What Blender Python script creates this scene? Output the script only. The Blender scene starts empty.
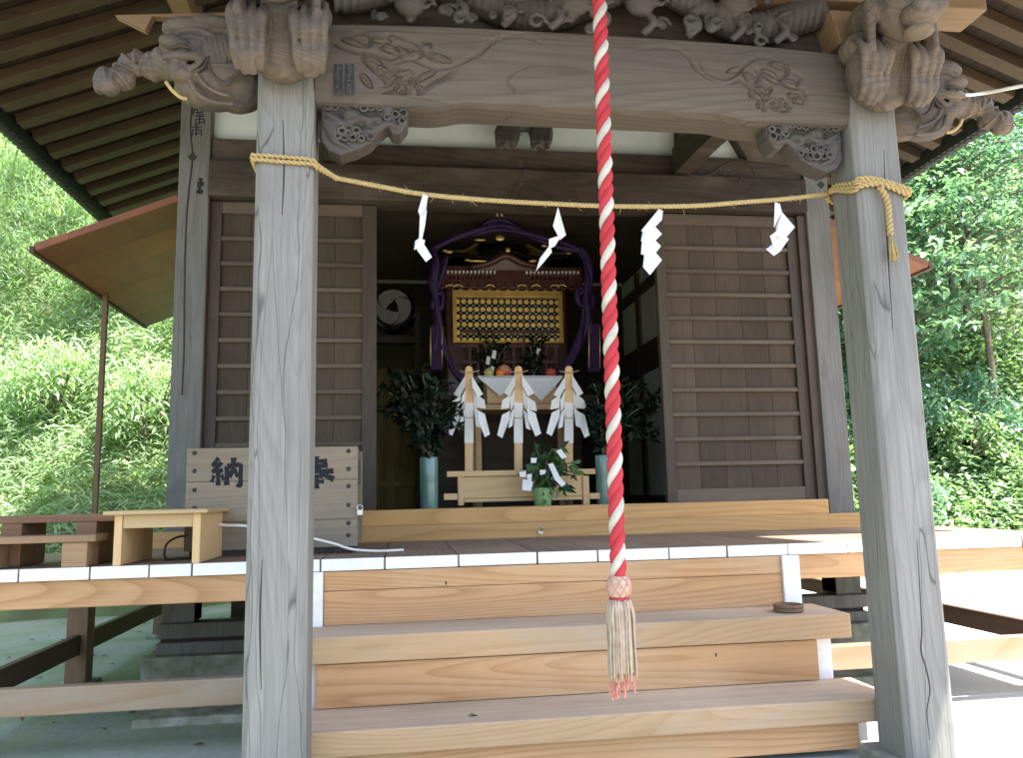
import bpy, bmesh, math, random
import numpy as np
from mathutils import Vector, Matrix, Euler, noise as mnoise

random.seed(7)
rng = np.random.default_rng(11)
sc = bpy.context.scene
COL = sc.collection
H = 1.22                      # camera height above the ground
W = 5.825                     # front plane of the hall's wall pillars
D = 4.28                      # front edge of the veranda
CX = 0.9                      # centre line of the shrine

# ------------------------------------------------------------------ camera (fitted to the photograph's lines)
F_PX = 795.76
YAW, PITCH, ROLL = math.radians(8.08), math.radians(8.256), math.radians(-1.322)
_cy, _sy, _cp, _sp = math.cos(YAW), math.sin(YAW), math.cos(PITCH), math.sin(PITCH)
_f = Vector((_sy*_cp, _cy*_cp, _sp)); _r = Vector((_cy, -_sy, 0)); _u = _r.cross(_f)
_cr, _sr = math.cos(ROLL), math.sin(ROLL)
CR, CU, CF = _cr*_r + _sr*_u, -_sr*_r + _cr*_u, _f
cam_d = bpy.data.cameras.new('camera'); cam = bpy.data.objects.new('camera', cam_d); COL.objects.link(cam)
m = Matrix.Identity(4)
for i in range(3):
    m[i][0], m[i][1], m[i][2] = CR[i], CU[i], -CF[i]
m.translation = Vector((0, 0, H))
cam.matrix_world = m
cam_d.sensor_width = 36; cam_d.lens = F_PX/1023*36; cam_d.clip_start = .05; cam_d.clip_end = 500
sc.camera = cam

def P(px, py, Y):
    """a sight line of the photograph met with the plane at depth Y (world coordinates)"""
    d = (px-511.5)*CR - (py-379)*CU + F_PX*CF
    d = d*(Y/d.y)
    return Vector((d.x, d.y, d.z+H))

# ------------------------------------------------------------------ mesh builder
ORG = {}
def org(o):
    return ORG.get(o.name, Vector((0, 0, 0)))

class MB:
    def __init__(s):
        s.v = []; s.f = []; s.r = []; s.m = []; s.sm = []
    def add(s, vs, fs, rnd=None, mat=0, smooth=False):
        b = len(s.v); s.v.extend([tuple(v) for v in vs])
        rnd = random.random() if rnd is None else rnd
        for f in fs:
            s.f.append(tuple(b+i for i in f)); s.r.append(rnd); s.m.append(mat); s.sm.append(smooth)
        return s
    def box(s, x0, x1, y0, y1, z0, z1, rnd=None, mat=0, topmat=None):
        v = [(x0,y0,z0),(x1,y0,z0),(x1,y1,z0),(x0,y1,z0),(x0,y0,z1),(x1,y0,z1),(x1,y1,z1),(x0,y1,z1)]
        rnd = random.random() if rnd is None else rnd
        s.add(v, [(0,3,2,1),(0,1,5,4),(1,2,6,5),(2,3,7,6),(3,0,4,7)], rnd, mat)
        s.f.append(tuple(len(s.v)-8+i for i in (4,5,6,7))); s.r.append(rnd); s.m.append(mat if topmat is None else topmat); s.sm.append(False)
        return s
    def obox(s, a, b, wx, wz, up=(0,0,1), rnd=None, mat=0):
        """bar from a to b with section wx (sideways) by wz (along up)"""
        a, b, up = Vector(a), Vector(b), Vector(up)
        d = (b-a).normalized(); sd = d.cross(up).normalized(); u = sd.cross(d)
        v = []
        for p in (a, b):
            for i, j in ((-1,-1),(1,-1),(1,1),(-1,1)):
                v.append(p + sd*(wx/2*i) + u*(wz/2*j))
        return s.add(v, [(0,1,2,3),(7,6,5,4),(0,4,5,1),(1,5,6,2),(2,6,7,3),(3,7,4,0)], rnd, mat)
    def prism(s, poly, off, rnd=None, mat=0):
        """closed outline (3-D points) pushed by vector off"""
        n = len(poly); off = Vector(off)
        v = [Vector(p) for p in poly] + [Vector(p)+off for p in poly]
        fs = [tuple(range(n)), tuple(range(2*n-1, n-1, -1))]
        fs += [(i, i+n, (i+1) % n+n, (i+1) % n) for i in range(n)]
        return s.add(v, fs, rnd, mat)
    def tube(s, pts, rad, n=8, rnd=None, mat=0, cap=True, flat=None):
        pts = [Vector(p) for p in pts]
        k = len(pts)
        if not hasattr(rad, '__len__'): rad = [rad]*k
        t = []
        for i in range(k):
            d = pts[min(i+1, k-1)] - pts[max(i-1, 0)]
            t.append(d.normalized() if d.length > 1e-9 else Vector((0, 0, 1)))
        ref = Vector((0,0,1)) if abs(t[0].z) < .9 else Vector((1,0,0))
        nrm = (ref - t[0]*ref.dot(t[0])).normalized()
        v = []
        for i in range(k):
            nrm = nrm - t[i]*nrm.dot(t[i])
            if nrm.length < 1e-6: nrm = t[i].orthogonal()
            nrm.normalize(); bn = t[i].cross(nrm)
            for j in range(n):
                a = 2*math.pi*j/n
                o = (nrm*math.cos(a) + bn*math.sin(a))*rad[i]
                if flat is not None:                       # squash along a direction
                    fd, fk = Vector(flat[0]), flat[1]
                    o = o - fd*o.dot(fd)*(1-fk)
                v.append(pts[i]+o)
        fs = []
        for i in range(k-1):
            for j in range(n):
                a, b = i*n+j, i*n+(j+1) % n
                fs.append((a, b, b+n, a+n))
        if cap:
            fs.append(tuple(range(n-1, -1, -1))); fs.append(tuple(range((k-1)*n, k*n)))
        return s.add(v, fs, rnd, mat, True)
    def ell(s, c, r, rot=None, nu=14, nv=9, rnd=None, mat=0):
        c = Vector(c)
        if not hasattr(r, '__len__'): r = (r, r, r)
        v = []; R = rot.to_matrix() if rot is not None else Matrix.Identity(3)
        for i in range(nv+1):
            ph = math.pi*i/nv
            for j in range(nu):
                th = 2*math.pi*j/nu
                v.append(c + R @ Vector((r[0]*math.sin(ph)*math.cos(th), r[1]*math.sin(ph)*math.sin(th), r[2]*math.cos(ph))))
        fs = []
        for i in range(nv):
            for j in range(nu):
                a, b = i*nu+j, i*nu+(j+1) % nu
                if i == 0: fs.append((a, a+nu, b+nu))
                elif i == nv-1: fs.append((a, a+nu, b))
                else: fs.append((a, a+nu, b+nu, b))
        return s.add(v, fs, rnd, mat, True)
    def lathe(s, c, prof, n=24, rnd=None, mat=0):
        c = Vector(c); v = []
        for r, z in prof:
            for j in range(n):
                a = 2*math.pi*j/n
                v.append(c+Vector((r*math.cos(a), r*math.sin(a), z)))
        fs = []
        for i in range(len(prof)-1):
            for j in range(n):
                a, b = i*n+j, i*n+(j+1) % n
                fs.append((a, b, b+n, a+n))
        fs.append(tuple(range(n-1, -1, -1))); fs.append(tuple(range((len(prof)-1)*n, len(prof)*n)))
        return s.add(v, fs, rnd, mat, True)
    def build(s, name, mat, parent=None, origin=None, bevel=0, remesh=None, smooth_it=4, disp=None, bseg=2):
        o0 = org(parent) if parent is not None else (Vector(origin) if origin is not None else Vector((0, 0, 0)))
        me = bpy.data.meshes.new(name)
        me.from_pydata([(v[0]-o0.x, v[1]-o0.y, v[2]-o0.z) for v in s.v], [], s.f)
        mats = mat if isinstance(mat, (list, tuple)) else [mat]
        for mm in mats: me.materials.append(mm)
        me.polygons.foreach_set('material_index', s.m)
        me.polygons.foreach_set('use_smooth', s.sm)
        at = me.attributes.new('rnd', 'FLOAT', 'FACE'); at.data.foreach_set('value', s.r)
        me.update()
        o = bpy.data.objects.new(name, me); COL.objects.link(o)
        if parent is not None: o.parent = parent
        else: o.location = o0
        ORG[o.name] = o0
        if remesh:
            rm = o.modifiers.new('Remesh', 'REMESH'); rm.mode = 'VOXEL'; rm.voxel_size = remesh; rm.use_smooth_shade = True
            if smooth_it:
                sm = o.modifiers.new('Smooth', 'SMOOTH'); sm.iterations = smooth_it; sm.factor = .5
        if bevel:
            bv = o.modifiers.new('Bevel', 'BEVEL'); bv.width = bevel; bv.segments = bseg; bv.limit_method = 'ANGLE'; bv.angle_limit = math.radians(40)
        return o

def tag(o, label, cat, group=None, kind=None):
    if label: o['label'] = label
    if cat: o['category'] = cat
    if group: o['group'] = group
    if kind: o['kind'] = kind
    return o
def thing(name, loc, label, cat, group=None):
    o = bpy.data.objects.new(name, None); COL.objects.link(o); o.location = loc
    o.empty_display_size = .1
    ORG[o.name] = Vector(loc)
    return tag(o, label, cat, group)

def spline(pts, n=8):
    """smooth curve through points (Catmull-Rom)"""
    p = [Vector(q) for q in pts]; p = [p[0]*2-p[1]] + p + [p[-1]*2-p[-2]]
    out = []
    for i in range(1, len(p)-2):
        for k in range(n):
            t = k/n
            out.append(.5*((2*p[i]) + (p[i+1]-p[i-1])*t + (2*p[i-1]-5*p[i]+4*p[i+1]-p[i+2])*t*t + (3*p[i]-p[i-1]-3*p[i+1]+p[i+2])*t**3))
    out.append(p[-2]); return out
def resample(pts, step):
    pts = [Vector(p) for p in pts]; out = [pts[0]]; acc = 0
    for a, b in zip(pts[:-1], pts[1:]):
        L = (b-a).length; t = step-acc
        while t <= L:
            out.append(a+(b-a)*(t/L)); t += step
        acc = L-(t-step)
    return out
def twisted(mb_list, pts, R, r, pitch, step, n=8, ph0=0.):
    """one helical strand round the path for every builder in mb_list"""
    pts = resample(pts, step); k = len(mb_list); strands = [[] for _ in mb_list]
    t0 = (pts[1]-pts[0]).normalized()
    nrm = (Vector((1,0,0)) if abs(t0.x) < .9 else Vector((0,0,1)))
    for i, p in enumerate(pts):
        t = (pts[min(i+1, len(pts)-1)]-pts[max(i-1, 0)]).normalized()
        nrm = (nrm - t*nrm.dot(t)).normalized(); bn = t.cross(nrm)
        for j in range(k):
            a = 2*math.pi*(i*step/pitch + j/k) + ph0
            strands[j].append(p + (nrm*math.cos(a)+bn*math.sin(a))*R)
    for mb, st in zip(mb_list, strands): mb.tube(st, r, n, rnd=.5)

# ------------------------------------------------------------------ materials
def new_mat(name):
    mt = bpy.data.materials.new(name); mt.use_nodes = True
    nt = mt.node_tree; b = nt.nodes['Principled BSDF']
    return mt, nt, b
def N(nt, t, **kw):
    n = nt.nodes.new(t)
    for k, v in kw.items():
        if k in n.inputs.keys() and not hasattr(type(n), k): n.inputs[k].default_value = v
        else: setattr(n, k, v)
    return n
def ramp(nt, stops):
    r = nt.nodes.new('ShaderNodeValToRGB'); el = r.color_ramp.elements
    while len(el) < len(stops): el.new(.5)
    for e, (p, c) in zip(el, stops):
        e.position = p; e.color = (*c, 1) if len(c) == 3 else c
    return r
def mixc(nt, a, b, fac, mode='MIX'):
    n = nt.nodes.new('ShaderNodeMix'); n.data_type = 'RGBA'; n.blend_type = mode
    for i, x in ((0, fac), (6, a), (7, b)):
        if hasattr(x, 'is_linked') or isinstance(x, bpy.types.NodeSocket): nt.links.new(x, n.inputs[i])
        elif i == 0: n.inputs[0].default_value = x
        else: n.inputs[i].default_value = (*x, 1)
    return n.outputs[2]
def math_(nt, op, a, b=None):
    n = nt.nodes.new('ShaderNodeMath'); n.operation = op
    for i, x in ((0, a), (1, b)):
        if x is None: continue
        if isinstance(x, bpy.types.NodeSocket): nt.links.new(x, n.inputs[i])
        else: n.inputs[i].default_value = x
    return n.outputs[0]

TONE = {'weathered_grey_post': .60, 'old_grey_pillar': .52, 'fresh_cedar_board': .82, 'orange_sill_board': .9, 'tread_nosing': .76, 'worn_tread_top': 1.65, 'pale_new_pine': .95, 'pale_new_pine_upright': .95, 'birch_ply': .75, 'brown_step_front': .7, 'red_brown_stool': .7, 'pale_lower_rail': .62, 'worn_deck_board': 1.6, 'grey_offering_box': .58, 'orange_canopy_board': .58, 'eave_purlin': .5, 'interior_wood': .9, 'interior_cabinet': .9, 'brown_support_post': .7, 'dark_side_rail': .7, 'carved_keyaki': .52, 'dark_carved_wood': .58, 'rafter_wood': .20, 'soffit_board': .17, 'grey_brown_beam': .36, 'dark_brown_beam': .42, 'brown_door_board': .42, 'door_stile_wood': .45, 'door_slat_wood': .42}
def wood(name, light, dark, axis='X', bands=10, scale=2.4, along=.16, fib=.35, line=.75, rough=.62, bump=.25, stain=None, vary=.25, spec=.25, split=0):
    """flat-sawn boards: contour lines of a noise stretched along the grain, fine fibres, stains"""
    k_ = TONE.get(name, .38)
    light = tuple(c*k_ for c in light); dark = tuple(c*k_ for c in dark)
    if stain: stain = (tuple(c*k_ for c in stain[0]),)+tuple(stain[1:])
    mt, nt, b = new_mat(name); L = nt.links
    tc = N(nt, 'ShaderNodeTexCoord'); at = N(nt, 'ShaderNodeAttribute'); at.attribute_name = 'rnd'
    off = N(nt, 'ShaderNodeVectorMath'); off.operation = 'SCALE'; off.inputs[0].default_value = (37.3, 21.7, 29.1); L.new(at.outputs['Fac'], off.inputs['Scale'])
    ad = N(nt, 'ShaderNodeVectorMath'); ad.operation = 'ADD'; L.new(tc.outputs['Object'], ad.inputs[0]); L.new(off.outputs[0], ad.inputs[1])
    i = 'XYZ'.index(axis)
    def mapped(al, ac):
        mp = N(nt, 'ShaderNodeMapping'); s = [ac]*3; s[i] = al; mp.inputs['Scale'].default_value = s
        L.new(ad.outputs[0], mp.inputs['Vector']); return mp.outputs[0]
    n1 = N(nt, 'ShaderNodeTexNoise'); n1.inputs['Scale'].default_value = scale; n1.inputs['Detail'].default_value = 1.2; n1.inputs['Roughness'].default_value = .35
    L.new(mapped(along, 1), n1.inputs['Vector'])
    v = math_(nt, 'FRACT', math_(nt, 'MULTIPLY', n1.outputs['Fac'], bands*2.4))
    gr = ramp(nt, [(0, (.12,)*3), (.14, (0,0,0)), (.5, (.12,)*3), (.84, (line*.8,)*3), (.93, (line,)*3), (1, (.12,)*3)]); L.new(v, gr.inputs[0])
    n2 = N(nt, 'ShaderNodeTexNoise'); n2.inputs['Scale'].default_value = 90; n2.inputs['Detail'].default_value = 3
    L.new(mapped(.03, 1), n2.inputs['Vector'])
    n3 = N(nt, 'ShaderNodeTexNoise'); n3.inputs['Scale'].default_value = 1.7; n3.inputs['Detail'].default_value = 5; n3.inputs['Roughness'].default_value = .6
    L.new(mapped(.45, 1), n3.inputs['Vector'])
    fr = ramp(nt, [(.35, (0,0,0)), (.65, (1,1,1))]); L.new(n2.outputs['Fac'], fr.inputs[0])
    fac = math_(nt, 'ADD', math_(nt, 'MULTIPLY', gr.outputs[0], 1-fib*.5), math_(nt, 'MULTIPLY', fr.outputs[0], fib*.6))
    col = mixc(nt, light, dark, fac)
    lo = ramp(nt, [(.3, (1-vary,)*3), (.7, (1+vary*.5,)*3)]); L.new(n3.outputs['Fac'], lo.inputs[0])
    col = mixc(nt, col, lo.outputs[0], 1.0, 'MULTIPLY')
    br = N(nt, 'ShaderNodeMapRange'); br.inputs['To Min'].default_value = 1-vary*.6; br.inputs['To Max'].default_value = 1+vary*.5; L.new(at.outputs['Fac'], br.inputs['Value'])
    cb = N(nt, 'ShaderNodeCombineColor'); [L.new(br.outputs[0], cb.inputs[k]) for k in range(3)]
    col = mixc(nt, col, cb.outputs[0], 1.0, 'MULTIPLY')
    if stain:
        sc_, sca, lo_, hi_ = stain
        n4 = N(nt, 'ShaderNodeTexNoise'); n4.inputs['Scale'].default_value = sca; n4.inputs['Detail'].default_value = 6; n4.inputs['Roughness'].default_value = .65
        L.new(mapped(.4, 1), n4.inputs['Vector'])
        sr = ramp(nt, [(lo_, (0,0,0)), (hi_, (1,1,1))]); L.new(n4.outputs['Fac'], sr.inputs[0])
        col = mixc(nt, col, sc_, sr.outputs[0])
    if split:                                             # long drying cracks
        n5 = N(nt, 'ShaderNodeTexVoronoi'); n5.feature = 'DISTANCE_TO_EDGE'; n5.inputs['Scale'].default_value = 9
        wv = N(nt, 'ShaderNodeTexNoise'); wv.inputs['Scale'].default_value = 5; L.new(mapped(.3, 1), wv.inputs['Vector'])
        va = N(nt, 'ShaderNodeVectorMath'); va.operation = 'MULTIPLY_ADD'; L.new(wv.outputs['Color'], va.inputs[0]); va.inputs[1].default_value = (.06,)*3; L.new(mapped(.05, 1), va.inputs[2])
        L.new(va.outputs[0], n5.inputs['Vector'])
        cr = ramp(nt, [(0, (1,1,1)), (.012, (0,0,0))]); L.new(n5.outputs['Distance'], cr.inputs[0])
        col = mixc(nt, col, tuple(c*.25 for c in dark), math_(nt, 'MULTIPLY', cr.outputs[0], split))
    L.new(col, b.inputs['Base Color'])
    b.inputs['Roughness'].default_value = rough; b.inputs['Specular IOR Level'].default_value = spec
    bp = N(nt, 'ShaderNodeBump'); bp.inputs['Strength'].default_value = bump; bp.inputs['Distance'].default_value = .003
    hh = math_(nt, 'SUBTRACT', 1.0, fac); L.new(hh, bp.inputs['Height']); L.new(bp.outputs[0], b.inputs['Normal'])
    return mt

def plain(name, col, rough=.5, metal=0, spec=.4, noise=.12, nscale=14, bump=0, trans=0, sss=0, col2=None, coat=0):
    mt, nt, b = new_mat(name); L = nt.links
    tc = N(nt, 'ShaderNodeTexCoord'); n = N(nt, 'ShaderNodeTexNoise'); n.inputs['Scale'].default_value = nscale; n.inputs['Detail'].default_value = 5
    L.new(tc.outputs['Object'], n.inputs['Vector'])
    c2 = col2 if col2 else tuple(c*(1-noise*2) for c in col)
    r = ramp(nt, [(.3, c2), (.62, col)]); L.new(n.outputs['Fac'], r.inputs[0])
    L.new(r.outputs[0], b.inputs['Base Color'])
    b.inputs['Roughness'].default_value = rough; b.inputs['Metallic'].default_value = metal; b.inputs['Specular IOR Level'].default_value = spec
    if coat: b.inputs['Coat Weight'].default_value = coat; b.inputs['Coat Roughness'].default_value = .08
    if bump:
        bp = N(nt, 'ShaderNodeBump'); bp.inputs['Strength'].default_value = bump; bp.inputs['Distance'].default_value = .004
        L.new(n.outputs['Fac'], bp.inputs['Height']); L.new(bp.outputs[0], b.inputs['Normal'])
    if trans:
        tr = N(nt, 'ShaderNodeBsdfTranslucent'); L.new(r.outputs[0], tr.inputs['Color'])
        mx = N(nt, 'ShaderNodeMixShader'); mx.inputs[0].default_value = trans
        L.new(b.outputs[0], mx.inputs[1]); L.new(tr.outputs[0], mx.inputs[2])
        L.new(mx.outputs[0], nt.nodes['Material Output'].inputs['Surface'])
    return mt

def leafmat(name, c1, c2, rough=.42, trans=.35, spec=.4):
    mt, nt, b = new_mat(name); L = nt.links
    at = N(nt, 'ShaderNodeAttribute'); at.attribute_name = 'rnd'
    r = ramp(nt, [(0, c1), (1, c2)]); L.new(at.outputs['Fac'], r.inputs[0])
    L.new(r.outputs[0], b.inputs['Base Color']); b.inputs['Roughness'].default_value = rough; b.inputs['Specular IOR Level'].default_value = spec
    tr = N(nt, 'ShaderNodeBsdfTranslucent')
    L.new(mixc(nt, r.outputs[0], (1.2, 1.4, .65), 1.0, 'MULTIPLY'), tr.inputs['Color'])
    mx = N(nt, 'ShaderNodeMixShader'); mx.inputs[0].default_value = trans
    L.new(b.outputs[0], mx.inputs[1]); L.new(tr.outputs[0], mx.inputs[2])
    L.new(mx.outputs[0], nt.nodes['Material Output'].inputs['Surface'])
    return mt

M = {}
M['post'] = wood('weathered_grey_post', (.40,.385,.35), (.25,.236,.21), 'Z', bands=15, scale=3.4, along=.10, fib=.7, line=.5, rough=.78, bump=.45, vary=.22, spec=.12, split=.7, stain=((.30,.29,.26), 2.2, .55, .8))
M['pillar'] = wood('old_grey_pillar', (.33,.315,.29), (.19,.175,.155), 'Z', bands=8, scale=3, along=.12, fib=.5, line=.5, rough=.75, bump=.3, vary=.2, spec=.15, stain=((.20,.17,.14), 2.5, .5, .8), split=.25)
M['beam'] = wood('grey_brown_beam', (.37,.305,.245), (.205,.16,.12), 'X', bands=13, scale=2.6, along=.1, fib=.4, line=.5, rough=.7, bump=.3, vary=.25, spec=.15, split=.4, stain=((.22,.19,.17), 2.0, .5, .75))
M['old_beam'] = wood('dark_brown_beam', (.17,.125,.095), (.085,.06,.045), 'X', bands=9, scale=2.6, along=.1, fib=.5, line=.6, rough=.7, bump=.3, vary=.35, spec=.2, stain=((.26,.20,.155), 2.4, .52, .72))
M['door'] = wood('brown_door_board', (.215,.155,.11), (.135,.095,.065), 'Z', bands=9, scale=3, along=.1, fib=.6, line=.5, rough=.75, bump=.2, vary=.30, spec=.2)
M['doorframe_v'] = wood('door_stile_wood', (.165,.12,.09), (.095,.068,.05), 'Z', bands=6, scale=5, along=.1, fib=.4, line=.5, vary=.2)
M['slat'] = wood('door_slat_wood', (.27,.20,.145), (.175,.127,.09), 'X', bands=6, scale=5, along=.1, fib=.4, line=.4, vary=.25)
M['new'] = wood('fresh_cedar_board', (.64,.365,.175), (.43,.205,.08), 'X', bands=17, scale=2.3, along=.12, fib=.35, line=.75, rough=.5, bump=.15, vary=.14, spec=.3, stain=((.60,.42,.245), 1.6, .5, .8))
M['sillw'] = wood('orange_sill_board', (.58,.33,.125), (.42,.21,.065), 'X', bands=9, scale=2.6, along=.12, fib=.25, line=.65, rough=.5, bump=.12, vary=.12, spec=.3)
M['tread_top'] = wood('worn_tread_top', (.33,.25,.18), (.225,.165,.112), 'X', bands=7, scale=3, along=.06, fib=.6, line=.45, rough=.7, bump=.25, vary=.25, spec=.15)
M['tread_front'] = wood('tread_nosing', (.58,.38,.21), (.44,.255,.115), 'X', bands=14, scale=2.6, along=.16, fib=.4, line=.6, rough=.55, bump=.2, vary=.15, spec=.3, stain=((.46,.37,.28), 2.5, .5, .8))
M['deck'] = wood('worn_deck_board', (.21,.145,.10), (.13,.085,.055), 'Y', bands=7, scale=3, along=.1, fib=.55, line=.4, rough=.7, bump=.25, vary=.25, spec=.12)
M['rail'] = wood('pale_lower_rail', (.52,.37,.235), (.42,.26,.14), 'X', bands=5, scale=2.2, along=.12, fib=.3, line=.7, rough=.6, bump=.2, vary=.2, stain=((.48,.40,.31), 2.2, .48, .66))
M['darkrail'] = wood('dark_side_rail', (.13,.075,.045), (.08,.045,.03), 'Y', bands=5, scale=4, along=.1, fib=.3, line=.5, vary=.2)
M['strut'] = wood('brown_support_post', (.26,.155,.095), (.17,.095,.055), 'Z', bands=6, scale=4, along=.1, fib=.3, line=.5, vary=.2)
M['canopy'] = wood('orange_canopy_board', (.38,.135,.055), (.27,.085,.035), 'Y', bands=5, scale=2, along=.1, fib=.2, line=.4, rough=.45, vary=.35)
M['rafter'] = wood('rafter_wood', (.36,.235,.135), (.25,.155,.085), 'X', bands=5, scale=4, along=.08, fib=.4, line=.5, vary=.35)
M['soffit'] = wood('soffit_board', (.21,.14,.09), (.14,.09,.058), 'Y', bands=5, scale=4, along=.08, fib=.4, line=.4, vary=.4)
M['keta'] = wood('eave_purlin', (.42,.27,.15), (.30,.18,.095), 'X', bands=6, scale=3, along=.08, fib=.3, line=.5, vary=.2)
M['carve'] = wood('carved_keyaki', (.36,.275,.20), (.20,.145,.105), 'X', bands=14, scale=3.4, along=.3, fib=.3, line=.6, rough=.65, bump=.25, vary=.3, spec=.25, stain=((.13,.11,.10), 4, .47, .62))
M['carve_dark'] = wood('dark_carved_wood', (.17,.145,.125), (.10,.085,.075), 'X', bands=10, scale=4, along=.3, fib=.3, line=.5, rough=.65, bump=.25, vary=.3, spec=.25, stain=((.12,.10,.10), 5, .5, .7))
M['groove2'] = plain('dark_carved_groove', (.085,.068,.056), .9, spec=.1)  # dark brown for the lines laid over the beast carving
M['groove'] = plain('dark_groove_and_hole_shade', (.05,.042,.036), .9, spec=.1)  # dark tone of cracks, plugs and scrolls; also paints shade in bracket holes
M['box'] = wood('grey_offering_box', (.42,.33,.23), (.30,.225,.145), 'X', bands=7, scale=3, along=.1, fib=.4, line=.55, rough=.65, vary=.15, stain=((.30,.255,.20), 2.3, .5, .8))
M['pine'] = wood('pale_new_pine', (.68,.46,.235), (.56,.35,.15), 'X', bands=6, scale=4, along=.1, fib=.3, line=.5, vary=.1, rough=.5)
M['pine_v'] = wood('pale_new_pine_upright', (.66,.44,.225), (.54,.335,.15), 'Z', bands=6, scale=4, along=.1, fib=.3, line=.5, vary=.1, rough=.5)
M['ply'] = wood('birch_ply', (.62,.44,.225), (.52,.34,.15), 'X', bands=4, scale=2, along=.2, fib=.2, line=.4, vary=.08, rough=.5)
M['redbrown'] = wood('red_brown_stool', (.30,.155,.08), (.21,.10,.05), 'X', bands=6, scale=3, along=.1, fib=.3, line=.5, vary=.25, rough=.5)
M['brownlight'] = wood('brown_step_front', (.46,.285,.155), (.34,.19,.095), 'X', bands=6, scale=3, along=.2, fib=.3, line=.5, vary=.15, rough=.5)
M['white'] = plain('white_paint', (.76,.745,.71), .5, noise=.06, nscale=22)
M['plaster'] = plain('pale_plaster', (.60,.64,.60), .9, noise=.05, nscale=5, spec=.1)
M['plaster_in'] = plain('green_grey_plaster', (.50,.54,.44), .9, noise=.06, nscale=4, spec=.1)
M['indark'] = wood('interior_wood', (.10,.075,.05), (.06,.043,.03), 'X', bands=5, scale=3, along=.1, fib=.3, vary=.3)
M['cabinet'] = wood('interior_cabinet', (.26,.19,.07), (.17,.12,.045), 'Z', bands=5, scale=3, along=.1, fib=.3, vary=.3)
M['stone'] = plain('mossy_stone', (.34,.33,.28), .95, noise=.2, nscale=9, bump=.6, col2=(.16,.17,.11), spec=.1)
M['iron'] = plain('dark_iron', (.06,.055,.05), .5, metal=.7)
M['brass'] = plain('steel_latch', (.55,.55,.53), .35, metal=1)
M['ink'] = plain('black_ink', (.018,.018,.024), .7, spec=.2)
M['emblem'] = plain('dimmed_drum_white', (.20,.21,.19), .8)  # white dimmed to grey: the deep interior's gloom put into the colour
M['paper'] = plain('white_paper', (.86,.86,.85), .75, noise=.03, trans=.25, spec=.1)
M['cloth'] = plain('white_cloth', (.78,.78,.80), .85, noise=.04, nscale=30, spec=.1)
M['red'] = plain('red_rope_cotton', (.43,.048,.056), .9, noise=.2, nscale=9, bump=.6, spec=.05, col2=(.36,.04,.046))
M['whiterope'] = plain('white_rope_cotton', (.52,.475,.40), .9, noise=.16, nscale=9, bump=.5, spec=.12)
M['tassel'] = plain('faded_pink_tassel', (.43,.345,.255), .9, noise=.14, nscale=40, bump=.4, spec=.1, col2=(.36,.265,.195))
M['tassel_end'] = plain('faded_red_tassel_end', (.58,.25,.20), .9, noise=.15, nscale=60, spec=.1)
M['straw'] = plain('rice_straw', (.44,.33,.15), .8, noise=.2, nscale=60, bump=.4, spec=.15, col2=(.38,.27,.12))
M['purple'] = plain('purple_cord', (.028,.009,.06), .6, noise=.15, nscale=50, bump=.3)
M['purplecloth'] = plain('purple_tassel', (.03,.008,.055), .8, noise=.15, nscale=40)
M['lacquer'] = plain('black_lacquer', (.010,.011,.012), .16, noise=.1, spec=.6, coat=.8)
M['lacquer_red'] = plain('brown_lacquer', (.085,.028,.02), .4, noise=.15, coat=.3)
M['gold'] = plain('gold_leaf', (.90,.64,.20), .38, metal=.6, noise=.12, nscale=25)
M['goldmatt'] = plain('gold_paint', (.62,.40,.11), .42, metal=.9, noise=.1)
M['celadon'] = plain('pale_blue_glaze', (.15,.26,.215), .25, noise=.1, nscale=6, coat=.5)
M['orange'] = plain('orange_peel', (.85,.26,.03), .45, noise=.06, nscale=60, bump=.2)
M['peach'] = plain('pink_fruit', (.68,.13,.14), .45, noise=.2, nscale=8, col2=(.70,.42,.22))
M['pear'] = plain('yellow_green_fruit', (.55,.50,.16), .5, noise=.1)
M['redveg'] = plain('red_vegetable', (.55,.09,.05), .45, noise=.12)
M['roof'] = plain('dark_roof_sheet', (.10,.11,.115), .5, noise=.15, nscale=6)
M['fascia'] = plain('dark_eave_edge', (.035,.04,.035), .7, noise=.2)
M['cable'] = plain('white_cable', (.72,.70,.64), .45, noise=.03)
M['blackcable'] = plain('black_cable', (.02,.02,.02), .5)
M['bark'] = plain('grey_bark', (.20,.165,.12), .9, noise=.25, nscale=20, bump=.8, spec=.1)
M['culm'] = plain('bamboo_culm', (.32,.36,.12), .5, noise=.15, nscale=8)
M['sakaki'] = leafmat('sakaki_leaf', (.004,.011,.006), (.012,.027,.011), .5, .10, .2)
M['ivy'] = leafmat('fresh_sprig_leaf', (.025,.07,.03), (.09,.19,.05), .4, .25)
M['sasa'] = leafmat('bamboo_grass_leaf', (.19,.285,.155), (.43,.53,.35), .5, .5)
M['bush'] = leafmat('bush_leaf', (.10,.19,.085), (.31,.43,.22), .4, .35)
M['tree_a'] = leafmat('tree_leaf_blue_green', (.05,.135,.10), (.21,.35,.24), .35, .3, .5)
M['tree_b'] = leafmat('tree_leaf_bright', (.09,.21,.145), (.30,.44,.30), .35, .35, .5)

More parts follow.
